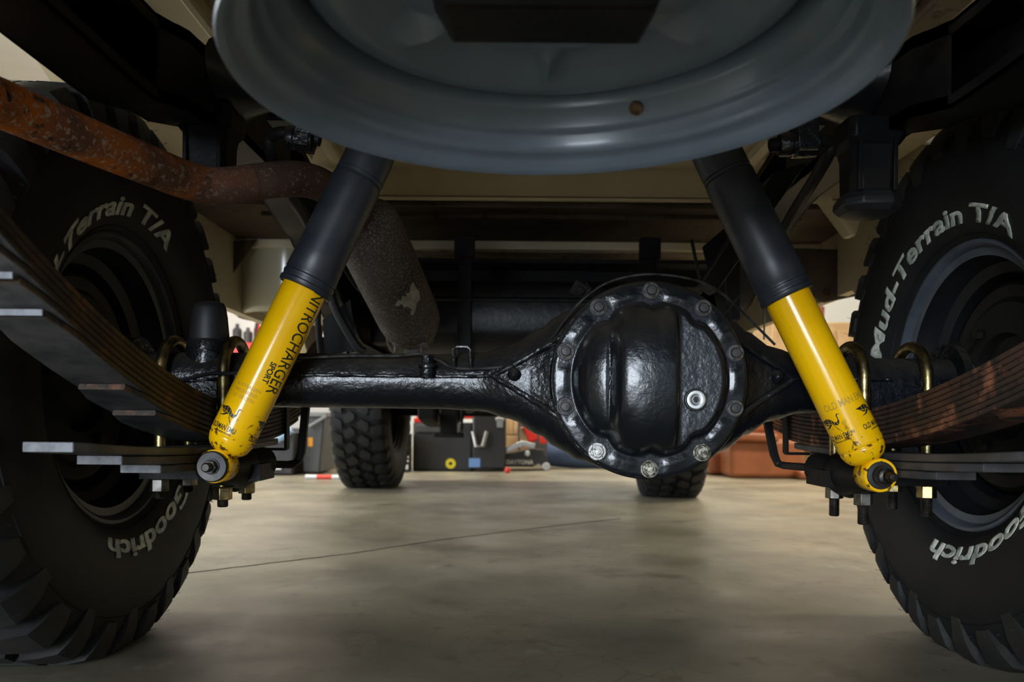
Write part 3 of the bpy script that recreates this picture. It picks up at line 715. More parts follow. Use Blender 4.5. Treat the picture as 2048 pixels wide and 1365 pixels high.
def emu(s=1.0):
    """little faceted running bird, polygons on a flat sheet about 24 mm wide"""
    polys = [[(-12, 6.5), (-6.0, 7.4), (-5.2, 3.6), (-8, 4.4)], [(-5.6, 7.4), (-2.5, 8.2), (-1.2, 3.4), (-4.8, 3.6)], [(-2.1, 8.2), (1.5, 6.6), (1.8, 2.2), (-.8, 3.2)],
             [(1.8, 6.6), (4.2, 3.6), (3.2, .4), (2.1, 2.2)], [(3.6, .6), (4.6, 3.6), (6.3, 2.6), (6.9, -.4)], [(6.6, 2.6), (7.3, -.2), (9.2, 2.6), (8.3, 4.4)],
             [(8.3, 4.4), (9.2, 2.8), (9.2, 7.6), (8.2, 8.6)], [(8.2, 8.4), (9.4, 9.9), (10.6, 9.3), (9.3, 7.9)], [(10.4, 9.4), (13, 8.4), (10.6, 8.8)],
             [(-9.5, 4.3), (-5.3, 3.2), (-1.0, 2.9), (-4.5, 1.4)], [(-1.0, 2.8), (1.6, 1.9), (-2.8, -.8), (-9.8, -1.5), (-4.2, .2)],
             [(1.8, 1.8), (3.2, .2), (5.8, -3.8), (8.8, -8.2), (4.8, -3.6)]]
    bm = bmesh.new()
    for p in polys: bm.faces.new([bm.verts.new((x*s*.001, y*s*.001, 0)) for x, y in p])
    return bm
bodyL, put, L1, L2 = shock(-1, (437, 932, 1.09), (616, 578, 1.115), (737, 318, 1.135), 'yellow left shock absorber with long scratched-free gloss tube')
bodyL['label'] = 'yellow left rear shock absorber'
def fit(txt, width, height, bold=.02):
    bm = text_mesh(txt, 1, bold=bold)
    xs = [v.co.x for v in bm.verts]; ys = [v.co.y for v in bm.verts]
    fx = width/(max(xs)-min(xs)); fy_ = height/(max(ys)-min(ys))
    for v in bm.verts: v.co.x *= fx; v.co.y *= fy_
    return bm
def logo(put, ang, h):
    put(emu(1.5), ang, h+.013, False, INK, 'emblem')
    put(fit('OLD MAN EMU', .040, .0075, .02), ang+.02, h-.004, False)
    put(fit('SUSPENSION BY ARB', .027, .0022, .03), ang+.12, h-.0105, False)
logo(put, -.36, .055); logo(put, 1.62, .055)
put(fit('NITROCHARGER', .150, .0195, .004), 1.02, .190, True)
put(fit('SPORT', .030, .0085, .03), .50, .140, True)
for i, tx in enumerate(('AUSTRALIAN', 'PRESSURISED', 'LET OR OPEN')): put(fit(tx, .036-.003*i, .0048, .0), -.05, .112-i*.0078, False, FADED, 'faded_lettering')
bodyR, put, L1, L2 = shock(1, (1750, 950, 1.09), (1575, 590, 1.115), (1432, 305, 1.135), 'yellow right rear shock absorber')
logo(put, -1.12, .070); logo(put, .72, .070)
put(fit('OLD MAN EMU', .060, .010, .02), -.10, .107, False, FADED, 'faded_lettering')

# ------------------------------------------------------------------ frame rails and crossmembers
ZB = [(-.3, .71), (.93, .708), (1.08, .738), (1.22, .770), (1.55, .775), (1.78, .74), (2.05, .62), (2.3, .555), (4.9, .55)]
def rail(sg):
    b = MB(); xi, xo = CX+sg*.465, CX+sg*.54
    ys = [-.25+.05*i for i in range(104)]
    def hh(Y): return interp([(0, .095), (1.3, .105), (2.2, .13)], Y)
    def strip(f):    # f(Y) -> four corners
        b.rings([[Vector(v) for v in f(Y)] for Y in ys])
    t = .005
    strip(lambda Y: [(xo, Y, interp(ZB, Y)), (xo-sg*t, Y, interp(ZB, Y)), (xo-sg*t, Y, interp(ZB, Y)+hh(Y)), (xo, Y, interp(ZB, Y)+hh(Y))])
    strip(lambda Y: [(xo, Y, interp(ZB, Y)), (xi, Y, interp(ZB, Y)), (xi, Y, interp(ZB, Y)+t), (xo, Y, interp(ZB, Y)+t)])
    strip(lambda Y: [(xo, Y, interp(ZB, Y)+hh(Y)), (xi, Y, interp(ZB, Y)+hh(Y)), (xi, Y, interp(ZB, Y)+hh(Y)-t), (xo, Y, interp(ZB, Y)+hh(Y)-t)])
    # small turned lip on both flanges
    for top in (0, 1):
        strip(lambda Y: [(xi, Y, interp(ZB, Y)+(hh(Y)-.016 if top else 0)), (xi+sg*.003, Y, interp(ZB, Y)+(hh(Y)-.016 if top else 0)), (xi+sg*.003, Y, interp(ZB, Y)+(hh(Y) if top else .016)), (xi, Y, interp(ZB, Y)+(hh(Y) if top else .016))])
    # boxed section either side of the axle
    ys2 = [.96+.03*i for i in range(20)]
    b.rings([[(xi, Y, interp(ZB, Y)), (xi+sg*.004, Y, interp(ZB, Y)), (xi+sg*.004, Y, interp(ZB, Y)+hh(Y)), (xi, Y, interp(ZB, Y)+hh(Y))] for Y in ys2])
    return part(b, 'frame_rail', FRAME, smooth=30, label='black curved chassis rail')
RL, RR = rail(-1), rail(1)
for sg in (-1, 1):
    # flared gusset where the tube meets the rail
    b = MB(); b.rings([[(CX+sg*x, 1.20+ry*cos(2*pi*k/24), .832+rz*sin(2*pi*k/24)) for k in range(24)] for x, ry, rz in ((.464, .10, .052), (.44, .062, .045), (.41, .040, .038), (.37, .032, .033))])
    part(b, 'tube_gusset', SEMI, RL if sg < 0 else RR, smooth=50)
    b = MB(); b.lathe([(.006, 0), (.010, .001), (.010, .004), (.006, .006), (0, .006)], frame((CX+sg*.50, .64, .707), (0, 0, -1)), 16); part(b, 'rivet', FRAME, RL if sg < 0 else RR)
b = MB(); b.tube([(CX-.46, 1.20, .832), (CX+.46, 1.20, .832)], .028, n=28, smooth=False); XM = part(b, 'frame_crossmember', SEMI, smooth=50)
b = MB(); b.box((CX, 1.215, .795), (.80, .012, .06)); b.box((CX, 1.19, .768), (.80, .06, .006)); part(b, 'crossmember_web', FRAME, XM, bevel=.002)
for yy in (2.45, 3.3): 
    b = MB(); b.box((CX, yy, .60), (.93, .09, .07)); part(b, 'frame_crossmember', DARK, bevel=.008)
# bump stop brackets
for sg in (-1, 1):
    b = MB(); c = P(412, 240, 1.17) if sg < 0 else P(1747, 268, 1.13)
    yc = c.y+.02
    def oct_(w1, w2, z, ch=.25): return [(c.x+sx*w1/2*(1 if i in (0, 3) else 1), yc+sy*w2/2, z) for i, (sx, sy) in enumerate(((-1, -1+2*ch), (-1+2*ch, -1), (1-2*ch, -1), (1, -1+2*ch), (1, 1-2*ch), (1-2*ch, 1), (-1+2*ch, 1), (-1, 1-2*ch)))]
    z = c.z
    b.rings([oct_(.080, .08, z+.02, .1), oct_(.080, .08, z-.008, .1), oct_(.066, .066, z-.018, .12), oct_(.062, .062, z-.030, .14), oct_(.062, .062, z-.080, .2)])
    o = part(b, 'bump_stop', FRAME, smooth=25, bevel=.002, label='black bump stop hanging from the frame')
    b = MB(); b.rings([oct_(.066, .066, z-.079, .24), oct_(.080, .078, z-.091, .24), oct_(.081, .079, z-.099, .24), oct_(.066, .064, z-.107, .24), oct_(.035, .033, z-.112, .24)])
    part(b, 'rubber_foot', SOFT, o, smooth=25, bevel=.002)
    for dx in (-.024, .024):
        b = MB(); b.box((c.x+dx, yc-.034, z-.045), (.006, .006, .075)); part(b, 'bracket_rib', FRAME, o, bevel=.001)
# sway bar
b = MB(); b.tube([P(640, 280, 1.10), P(600, 272, 1.10), P(565, 266, 1.10), P(543, 275, 1.11), P(541, 300, 1.12), P(556, 345, 1.16), P(585, 395, 1.22), P(618, 450, 1.32), P(650, 520, 1.45)], .0088, n=16)
SW = part(b, 'sway_bar', FRAME, smooth=50)
b = MB(); b.tube([P(1540, 292, 1.10), P(1590, 282, 1.10), P(1635, 280, 1.10), P(1658, 290, 1.11), P(1655, 312, 1.12), P(1625, 365, 1.18), P(1590, 420, 1.28), P(1545, 500, 1.42)], .0088, n=16)
SW2 = part(b, 'sway_bar', FRAME, smooth=50)
for pr_, nm in ((((572, 275), (630, 282)), SW), (((1556, 290), (1636, 288)), SW2)):
    b = MB(); A, B_ = P(*pr_[0], 1.10), P(*pr_[1], 1.10); d = (B_-A)
    M = frame(A, d, (0, 0, 1)); L_ = d.length
    b.lathe([(.009, 0), (.0150, .001), (.0158, .004), (.0158, L_*.30), (.0145, L_*.33), (.0145, L_*.42), (.0175, L_*.45), (.0175, L_*.95), (.013, L_), (.009, L_)], M, 24)
    b.box((0.012, 0, L_*.65), (.05, .04, L_*.5), M)
    part(b, 'sway_bar_bushing', GLOSS, nm, bevel=.001)
# shackle mount bracket plate beside each rail
for sg in (-1, 1):
    b = MB(); b.hexa([(CX+sg*.46, 1.40, .79), (CX+sg*.40, 1.40, .77), (CX+sg*.33, 1.62, .62), (CX+sg*.36, 1.62, .60)] + [(CX+sg*.46, 1.46, .79), (CX+sg*.40, 1.46, .77), (CX+sg*.33, 1.68, .62), (CX+sg*.36, 1.68, .60)])
    part(b, 'frame_brace', FRAME, RL if sg < 0 else RR, bevel=.003)

# ------------------------------------------------------------------ exhaust
b = MB()
pth = [(-260, 110, .58, .024), (-120, 163, .70, .024), (0, 207, .80, .0243), (100, 249, .86, .0243), (200, 291, .92, .0243), (300, 332, .99, .0243), (360, 356, 1.04, .0243), (410, 371, 1.07, .0243), (455, 372, 1.08, .0243), (500, 366, 1.10, .0240)]
b.tube([P(*q[:3]) for q in pth], [q[3] for q in pth], n=32, sub=5)
EX = part(b, 'exhaust_pipe', PIPE, smooth=60, label='rusty orange exhaust tailpipe')
b = MB(); pth = [(497, 366.5, 1.10, .0242), (540, 361, 1.12, .0244), (590, 358, 1.16, .0248), (635, 367, 1.22, .0250), (675, 392, 1.32, .0250), (715, 430, 1.45, .0255), (735, 460, 1.53, .026)]
b.tube([P(*q[:3]) for q in pth], [q[3] for q in pth], n=28, sub=5); part(b, 'exhaust_bend', PIPED, EX, smooth=60)
b = MB(); q = P(2, 195, .775); b.lathe([(.009, 0), (.009, .006), (.006, .008), (0, .008)], frame(q, (.3, -1, 0)), 16); part(b, 'pipe_bolt', STEEL, EX)
b = MB(); A, B_ = P(722, 430, 1.48), P(838, 680, 1.80); d = (B_-A); M = frame(A, d); L_ = d.length
b.lathe([(.030, -.02), (.056, .012), (.0635, .03), (.0655, .06), (.0655, L_-.09), (.063, L_-.06), (.052, L_-.035), (.040, L_-.02), (.034, L_), (0, L_)], M, 48)
MU = part(b, 'muffler', MUFF, smooth=40, label='speckled grey muffler')
# flaked pale patch on the muffler: thin raised flake following the surface
fp = [(792, 610), (800, 598), (805, 600), (808, 590), (816, 592), (815, 585), (822, 584), (824, 570), (829, 562), (834, 572), (842, 582), (843, 598), (836, 606), (834, 620), (829, 629), (824, 627), (826, 617), (817, 611), (812, 614), (806, 606), (800, 611)]
bm = bmesh.new()
def muff_pt(px, py):
    o0 = Vector((0, 0, CAMZ)); v = (P(px, py, 1)-o0); ax_ = d.normalized()
    w0 = o0-A; a_ = v-ax_*v.dot(ax_); c_ = w0-ax_*w0.dot(ax_); R_ = .0662
    qa = a_.dot(a_); qb = 2*a_.dot(c_); qc = c_.dot(c_)-R_*R_; D_ = qb*qb-4*qa*qc
    t_ = (-qb-sqrt(max(D_, 0)))/(2*qa); return o0+v*t_
bm.faces.new([bm.verts.new((x, y, 0)) for x, y in fp]); grid_cut(bm, 4)
for v in bm.verts: v.co = muff_pt(v.co.x-3, v.co.y+2)
o = bm_obj(bm, 'pale_flake', PATCH, MU)
b = MB(); c = P(822, 690, 1.74); b.box(c, (.072, .05, .008), Matrix.Rotation(0, 4, 'Z'))
for dx in (-.03, .025): b.tube([c+Vector((dx, -.02, .004)), c+Vector((dx, -.02, -.018))], .004, n=8, smooth=False)
b.box(c+Vector((0, .02, -.03)), (.03, .03, .05))
part(b, 'muffler_flange', mat('grey_cast_flange', (.16, .15, .13), .7, col2=(.09, .08, .07), nscale=40), MU, bevel=.002)

# ------------------------------------------------------------------ body underside
ZF = .955
b = MB(); b.box((CX, .90, ZF+.006), (1.70, 2.2, .012)); FL = part(b, 'rear_floor_pan', BEIGE, label='beige rear floor pan', smooth=0)
for x, ww, hh_, y0, y1 in ((-.455, .03, .02, -.2, 1.9), (-.385, .03, .012, -.2, 1.9), (-.51, .018, .028, -.2, 1.85), (-.30, .03, .012, -.2, 1.9), (0, .05, .02, -.2, 1.9), (.3, .03, .012, -.2, 1.9), (.50, .03, .02, -.2, 1.9), (.565, .05, .03, -.2, 1.9), (-.62, .03, .015, -.2, 1.9)):
    b = MB(); b.box((CX+x, (y0+y1)/2, ZF-hh_/2+.001), (ww, y1-y0, hh_)); part(b, 'floor_rib', BEIGED if x in (-.385, .3, .565) else BEIGE, FL, bevel=.004)
b = MB(); zA = P(1100, 402, 1.98).z
b.box((CX, 1.99, (zA+1.05)/2), (1.74, .012, 1.05-zA)); b.box((CX, 1.985, zA+.003), (1.74, .03, .006)); b.box((CX, 1.98, zA+.085), (1.74, .02, .008))
PA = part(b, 'rear_seat_panel', BEIGE, bevel=.002, label='beige transverse body panel')
b = MB(); b.box((CX, 2.22, zA+.006), (1.74, .48, .01)); b.box((CX, 2.0, zA-.006), (1.5, .012, .012)); b.box((CX, 2.12, zA-.004), (1.4, .02, .012))
for k in range(14): b.box((CX-.6+k*.09, 2.01, zA-.002), (.04, .02, .01))
part(b, 'floor_underside', BROWN, PA, bevel=.002)
z2 = zA-.004; b = MB(); b.box((CX, 2.44, z2-.008), (1.78, .03, .026)); part(b, 'floor_flange', BEIGE, PA, bevel=.003)
b = MB(); b.box((CX, 2.58, z2-.018), (1.78, .26, .012)); part(b, 'front_floor_pan', BEIGED, PA)
b = MB(); b.box((CX, 3.4, z2-.03), (1.74, 1.7, .012)); b.box((CX, 2.70, z2-.05), (1.7, .02, .07)); part(b, 'front_floor_pan', DARK, PA)
# triangular inner side panels
for sg in (-1, 1):
    b = MB()
    def side_panel(pts, Y0, Y1):
        n = len(pts); V = [P(px, py, Y0) for px, py in pts]+[P(px, py, Y0)+Vector((0, Y1-Y0, 0)) for px, py in pts]
        b.add(V, [tuple(range(n))[::-1], tuple(range(n, 2*n))]+[(k, (k+1) % n, n+(k+1) % n, n+k) for k in range(n)])
    if sg < 0: side_panel([(395, 488), (514, 478), (438, 586), (395, 586)], 2.40, 2.41)
    else: side_panel([(1590, 496), (1705, 500), (1720, 590), (1654, 604), (1632, 590)], 2.30, 2.33)
    part(b, 'side_gusset_panel', BROWN, PA, bevel=.004)
    if sg > 0:
        b = MB(); side_panel([(1660, 408), (1712, 470), (1730, 408)], 1.99, 2.02); side_panel([(1642, 392), (1700, 470), (1712, 470), (1660, 392)], 1.93, 1.97); part(b, 'side_gusset_panel', BEIGE, PA)
# body sides with wheel arches
def body_side(sg):
    b = MB(); x = CX+sg*.90; xi = x-sg*.03; zs = .66 if sg < 0 else .70; ztop = 1.65
    pts = [(-.15, .72)]
    for k in range(0, 19): a = pi-k*pi/18; pts.append((AY+.60*cos(a), .46+.57*sin(a)))
    pts += [(2.2, zs), (3.2, zs)]
    YF = 4.0
    for k in range(0, 19): a = pi-k*pi/18; pts.append((YF+.52*cos(a), .46+.52*sin(a)))
    pts += [(4.85, .6), (4.85, 1.15), (3.4, 1.25), (3.0, ztop), (-.15, ztop)]
    n = len(pts)
    for (xx0, xx1) in ((x, xi),):
        b.add([(xx0, y, z) for y, z in pts]+[(xx1, y, z) for y, z in pts], [tuple(range(n))[::-1], tuple(range(n, 2*n))]+[(k, (k+1) % n, n+(k+1) % n, n+k) for k in range(n)])
    o = part(b, 'body_side', BEIGE, smooth=0, label='beige body side with wheel arches')
    return o
body_side(-1); body_side(1)
b = MB(); b.box((CX, 1.5, 1.64), (1.8, 3.3, .02)); part(b, 'roof', BEIGE, bevel=.01)
b = MB(); b.box((CX, 4.0, 1.14), (1.8, 1.7, .02)); b.box((CX, 4.86, .85), (1.8, .03, .55)); part(b, 'hood', BEIGE, bevel=.01)
b = MB(); b.box((CX, -.16, 1.18), (1.8, .03, .9)); b.box((CX, -.16, .76), (1.8, .04, .10)); part(b, 'tailgate', BEIGE, bevel=.01)
# beige cylindrical tank hanging under the left side
b = MB(); c = P(592, 638, 2.62); b.lathe([(.0, .03), (.168, .02), (.180, 0), (.188, .006), (.191, .02), (.191, .25)], Matrix.Translation((c.x-.0, c.y+.0, c.z)), 56)
part(b, 'side_tank', CREAM, smooth=50, label='glossy cream cylindrical tank')
# fuel tank with strap
b = MB(); A, B_ = P(770, 545, 2.05), P(1330, 705, 2.05)
x0, x1, z1, z0 = A.x, B_.x, A.z, B_.z
b.rings([[(x, 2.28+.23*(abs(cos(t))**.5)*(1 if cos(t) > 0 else -1), (z0+z1)/2+(z1-z0)/2*(abs(sin(t))**.5)*(1 if sin(t) > 0 else -1)) for t in [2*pi*k/32 for k in range(32)]] for x in (x0, x0+.02, x1-.02, x1)])
b.box(((x0+x1)/2, 2.28, (z0+z1)/2+.03), (x1-x0+.03, .50, .012))
FT = part(b, 'fuel_tank', mat('tank_black', (.004, .005, .006), .38, spec=.3, col2=(.01, .01, .011), nscale=20, bump=.4, bscale=70), smooth=40, bevel=.006, label='gloss black fuel tank')
for px in (928, 1300):
    b = MB(); q = P(px, 600, 2.02); b.bar([(q.x, 2.035, z1+.09), (q.x, 2.035, z1), (q.x, 2.033, (z0+z1)/2+.05), (q.x, 2.035, z0-.02), (q.x, 2.10, z0-.03), (q.x, 2.5, z0-.03)], .034, .005, (0, 1, .01)); b.box((q.x, 2.03, z1+.06), (.05, .03, .05)); part(b, 'tank_strap', FRAME, FT, bevel=.001)
# transmission, transfer case, shafts
b = MB(); b.box((CX+.0, 2.82, .56), (.80, .4, .26)); b.box((CX+.05, 2.75, .47), (.42, .3, .2)); b.tube([(CX+.15, 2.6, .50), (DX-.01, 1.45, AZ)], .032, n=20, smooth=False); b.tube([(CX-.1, 2.95, .47), (CX-.25, 3.9, .40)], .028, n=16, smooth=False)
for k in range(7): b.box((CX-.12+k*.055, 2.56, .52), (.012, .04, .2))
part(b, 'transfer_case', DARK, bevel=.01)
b = MB(); b.tube([FLW+Vector((.1, 0, .40)), FRW+Vector((-.1, 0, .40))], .04, n=20, smooth=False)
c = on_floor(905, 975)+Vector((0, 0, .40)); b.lathe([(0, -.10), (.035, -.095), (.055, -.07), (.066, -.03), (.066, .04), (.05, .1), (0, .12)], frame((c.x, FLW.y-.02, .385), (0, 1, 0)), 28)
part(b, 'front_axle', DARK, smooth=50)
b = MB()
for sg in (-1, 1):
    b2 = MB(); b2.bar([(CX+sg*.42, FLW.y+yy, .33+.12*yy*yy) for yy in [-.6+.1*k for k in range(13)]], .07, .05, (0, 0, 1)); part(b2, 'front_leaf_spring', DARK, bevel=.004)
b.bar([P(897, 800, 3.75), P(897, 868, 3.75)], .08, .03, (0, 1, 0)); b.bar([P(924, 800, 3.7), P(924, 860, 3.7)], .012, .012, (0, 1, 0))
b.box(P(898, 871, 3.75), (.14, .06, .02))
part(b, 'front_suspension', DARK, bevel=.004)
# brackets, rods and loose wires right of the tank
b = MB(); b.hexa([P(1404, 495, 1.85), P(1480, 430, 1.85), P(1480, 640, 1.85), P(1440, 640, 1.85), P(1404, 495, 1.88), P(1480, 430, 1.88), P(1480, 640, 1.88), P(1440, 640, 1.88)])
b.tube([P(1383, 480, 1.8), P(1400, 560, 1.8)], .004, n=8, smooth=False)
part(b, 'frame_bracket', DARK, RR)
b = MB()
for q in ([(1450, 510, 1.7), (1420, 560, 1.7), (1390, 600, 1.7)], [(1458, 515, 1.7), (1450, 570, 1.7), (1462, 640, 1.65)], [(1480, 590, 1.6), (1440, 640, 1.6)], [(1530, 560, 1.6), (1528, 680, 1.6)]): b.tube([P(*k) for k in q], .0018, n=6)
part(b, 'loose_wire', WIRE, RR)
b = MB()
b.tube([P(655, 560, 1.65), P(672, 620, 1.65), P(712, 690, 1.65), P(730, 705, 1.65)], .009, n=10)
b.tube([P(640, 560, 1.6), P(636, 640, 1.6), P(642, 710, 1.6)], .006, n=8); b.hexa([P(645, 640, 1.72), P(700, 600, 1.72), P(716, 700, 1.72), P(650, 712, 1.72), P(645, 640, 1.75), P(700, 600, 1.75), P(716, 700, 1.75), P(650, 712, 1.75)])
part(b, 'handbrake_bracket', DARK, RL)
# black filler hose top right
b = MB(); b.tube([P(1825, -60, .95), P(1812, 0, .95), P(1800, 45, .96), P(1778, 80, .98), P(1765, 118, 1.02)], [.011, .010, .0105, .0105, .012], n=14); part(b, 'filler_hose', SOFT)
# spare wheel carrier
b = MB(); a0 = P(905, 80, .56); z = a0.z
xa, xb = P(905, 80, .56).x, P(1278, 87, .56).x; ya, yb = .565, .515
b.rings([[(xa, ya, z), (xb, ya, z), (xb+.003, yb, z), (xa-.003, yb, z)], [(xa-.014, ya+.012, z+.028), (xb+.014, ya+.012, z+.028), (xb+.016, yb-.012, z+.028), (xa-.016, yb-.012, z+.028)], [(xa-.014, ya+.012, z+.034), (xb+.014, ya+.012, z+.034), (xb+.016, yb-.012, z+.034), (xa-.016, yb-.012, z+.034)]])
CR = part(b, 'spare_wheel_carrier', FRAME, bevel=.002, label='black bracket holding the spare wheel')
SWX, SWY, SWZ = P(1113, 95, .545).x, .548, .571
b = MB(); b.tube([(SWX, SWY, z+.03), (SWX, SWY, .95)], .012, n=16, smooth=False); b.box((SWX, SWY, .80), (.9, .05, .03)); part(b, 'carrier_bolt', FRAME, CR)

# ------------------------------------------------------------------ spare rim (hangs from its carrier, no tyre)
SP = empty('spare_wheel_rim', (SWX, SWY, SWZ))
tag(SP, 'bare blue-grey steel spare rim without tyre hanging under the rear of the vehicle', 'wheel rim')
b = MB(); Msp = Matrix.Translation((SWX, SWY, SWZ)) @ Matrix.Rotation(rad(-.8), 4, 'Y')
prof = [(.2075, .012), (.2115, .010), (.2150, .006), (.2165, .001), (.2155, -.001), (.2130, .0), (.2095, .003), (.2065, .0085), (.2040, .0115), (.1990, .0130), (.1960, .0150), (.1950, .0200), (.1935, .0275), (.1925, .0295), (.1895, .0305), (.1878, .0335), (.1865, .0405), (.1800, .0465), (.1785, .0490), (.1775, .056), (.1770, .10), (.1775, .14), (.192, .15), (.2, .165), (.213, .17)]
b.lathe(prof, Msp, 144)
o = part(b, 'barrel', RIM, SP, smooth=50)
b = MB(); V = []; Fc = []
rs = [.0, .012, .03, .05, .065, .078, .088, .098, .106, .113, .120, .127, .134, .141, .148, .155, .162, .167, .1700, .1722, .1735, .1740]
hs = {}
def dz(r): return interp([(0, .054), (.04, .050), (.068, .050), (.085, .058), (.112, .068), (.128, .059), (.145, .050), (.160, .052), (.168, .056), (.1722, .064), (.174, .085)], r)
na = 120
for k in range(na):
    a = 2*pi*k/na
    for r in rs:
        h = dz(r)
        for q in range(6):      # pressed spokes and windows
            da = abs((a-(pi/2+q*pi/3)+pi) % (2*pi)-pi)
            h -= .019*math.exp(-(da/.075)**2)*math.exp(-((r-.110)/.020)**2)
        V.append((r*cos(a), r*sin(a), h))
n = len(rs)
for k in range(na):
    k2 = (k+1) % na
    for j in range(n-1): Fc.append((k*n+j, k2*n+j, k2*n+j+1, k*n+j+1))
b.add(V, Fc, Msp); part(b, 'disc', RIM, SP, smooth=60)
# valve hole
a = atan2(.15, .055)
b = MB(); q = P(1281, 226, .725); dirn = Vector((SWX-q.x, SWY-q.y, 0)).normalized()
vr = Vector((q.x-SWX, q.y-SWY, 0)).length
M = frame((SWX-dirn.x*.1830, SWY-dirn.y*.1830, SWZ+.0433), (dirn.x*.68, dirn.y*.68, -.73)); b.lathe([(.0062, -.001), (.0062, .0022), (.0045, .0026), (.004, -.001)], M, 24); b.lathe([(.0042, .0010), (0, .0010)], M, 20)
part(b, 'valve_hole', RUSTSPOT, SP, label='rust-edged valve hole')

# ------------------------------------------------------------------ things in the background
def X(px, Y): return (px-1024)*Y/F
def thing(name, loc, label, cat, group=None): return tag(empty(name, loc), label, cat, group)
def sub(root, mb, name, m, **k): return mb.obj(name, m, root, **k)
BLK = mat('black_plastic', (.022, .022, .024), .45); GRY = mat('dark_grey_plastic', (.06, .062, .062), .5, col2=(.045, .046, .047), nscale=6)
RED = mat('red_paint', (.62, .03, .02), .35); REDP = mat('red_plastic', (.7, .06, .04), .4); SIL = mat('brushed_metal', (.5, .5, .48), .35, 1)
WHT = mat('white_plastic', (.62, .63, .62), .5); ORG = mat('tan_leather', (.34, .11, .04), .42, col2=(.27, .085, .032), nscale=6, bump=.1, bscale=40, bump2=.3, b2scale=6)
BLU = mat('blue_label', (.16, .30, .62), .5); NAVY = mat('navy_fabric', (.035, .06, .13), .85, col2=(.05, .08, .16), nscale=14, bump=.3, bump2=.4, b2scale=7); YLB = mat('yellow_label', (.75, .62, .03), .5); WOOD = mat('pale_wood', (.5, .34, .18), .6, col2=(.42, .27, .13), nscale=8); CARD = mat('cardboard', (.38, .25, .14), .8); ORL = mat('orange_label', (.7, .3, .02), .5); MAG = mat('dull_red_cloth', (.12, .04, .045), .9)
def text_obj(root, txt, size, loc, m, name='lettering', bold=.02, sx=1., shear=0):
    bm = text_mesh(txt, size, bold=bold, sx=sx, shear=shear)
    x0 = min(v.co.x for v in bm.verts)
    for v in bm.verts: v.co = Vector((loc[0]+v.co.x-x0, loc[1], loc[2]+v.co.y))
    return bm_obj(bm, name, m, root)
# black roller tool chest
Y = 5.45; r = thing('tool_chest', (X(915, Y), Y, 0), 'black tool chest with red top trim, yellow round sticker and silver handle on the floor', 'tool chest')
x0, xm, x1 = X(826, Y), X(945, Y), X(1012, Y)
b = MB(); b.box(((x0+xm)/2, Y+.22, .163), (xm-x0, .44, .326)); b.box(((xm+x1)/2, Y+.20, .20), (x1-xm, .44, .36)); sub(r, b, 'chest_body', BLK, bevel=.012)
b = MB(); b.box(((x0+xm)/2-.05, Y+.13, .340), (xm-x0-.11, .26, .030)); b.box((xm-.02, Y+.1, .362), (.07, .2, .02)); b.lathe([(0, 0), (.02, 0), (.02, .03), (0, .035)], Matrix.Translation((x0+.04, Y+.03, .345)), 16); sub(r, b, 'top_trim', RED, bevel=.004)
b = MB(); b.tube([(X(946, Y), Y-.045, .27), (X(953, Y), Y-.05, .17), (X(966, Y), Y-.05, .17), (X(974, Y), Y-.045, .27)], .012, n=8, smooth=False); sub(r, b, 'handle', SIL)
b = MB(); b.box((X(1000, Y), Y-.03, .33), (.04, .02, .07)); b.box((X(1000, Y), Y-.035, .35), (.06, .02, .02)); sub(r, b, 'latch', SIL, bevel=.003)
b = MB(); M = frame((X(902, Y), Y-.002, .052), (0, -1, 0)); b.lathe([(.012, 0), (.012, .002), (.034, .002), (.034, 0)], M, 24); sub(r, b, 'round_sticker', YLB)
b = MB(); b.box((X(950, Y), Y-.022, .06), (.075, .003, .06)); sub(r, b, 'label_sticker', BLU)
b = MB(); b.box(((x0+xm)/2-.03, Y-.01, .285), (xm-x0-.1, .012, .05)); sub(r, b, 'drawer_front', GRY, bevel=.004)
# box with white lettering
Y = 5.3; r = thing('cardboard_box', (X(817, Y), Y, 0), 'narrow dark box with white printing between the front tyre and the tool chest', 'box')
b = MB(); b.box((X(806, Y), Y+.1, .125), (.07, .2, .25)); sub(r, b, 'box_body', BLK, bevel=.003)
b = MB()
for k, (w1, zz, hh_) in enumerate(((.05, .20, .04), (.045, .155, .035), (.06, .10, .012), (.06, .075, .012), (.055, .035, .03))): b = MB(); b.box((X(809, Y), Y-.002, zz), (w1, .004, hh_)); sub(r, b, 'printed_panel', WHT)

# floor jack
Y = 5.6; r = thing('floor_jack', (X(1050, Y), Y, 0), 'black low floor jack with red lifting arm beside the tool chest', 'jack')
b = MB(); b.add(*((lambda pts: ([(X(px, Y), Y+dy, pz) for dy in (0, .22) for px, pz in pts], [tuple(range(len(pts)))[::-1], tuple(range(len(pts), 2*len(pts)))]+[(k, (k+1) % len(pts), len(pts)+(k+1) % len(pts), len(pts)+k) for k in range(len(pts))]))([(1008, .025), (1066, .025), (1078, .05), (1092, .02), (1100, .05), (1088, .14), (1066, .15), (1036, .13), (1008, .11)]))); sub(r, b, 'side_frame', BLK, bevel=.004)
b = MB(); b.bar([(X(1008, Y), Y-.02, .13), (X(1045, Y), Y-.02, .19), (X(1070, Y), Y-.02, .17)], .04, .035, (0, 0, 1)); b.lathe([(.0, 0), (.018, 0), (.018, .03), (0, .03)], frame((X(1055, Y), Y-.03, .12), (0, -1, 0)), 16); b.lathe([(.0, 0), (.028, 0), (.028, .03), (0, .03)], frame((X(1093, Y), Y+.0, .03), (0, -1, 0)), 20); sub(r, b, 'lever_arm', SIL, bevel=.004)
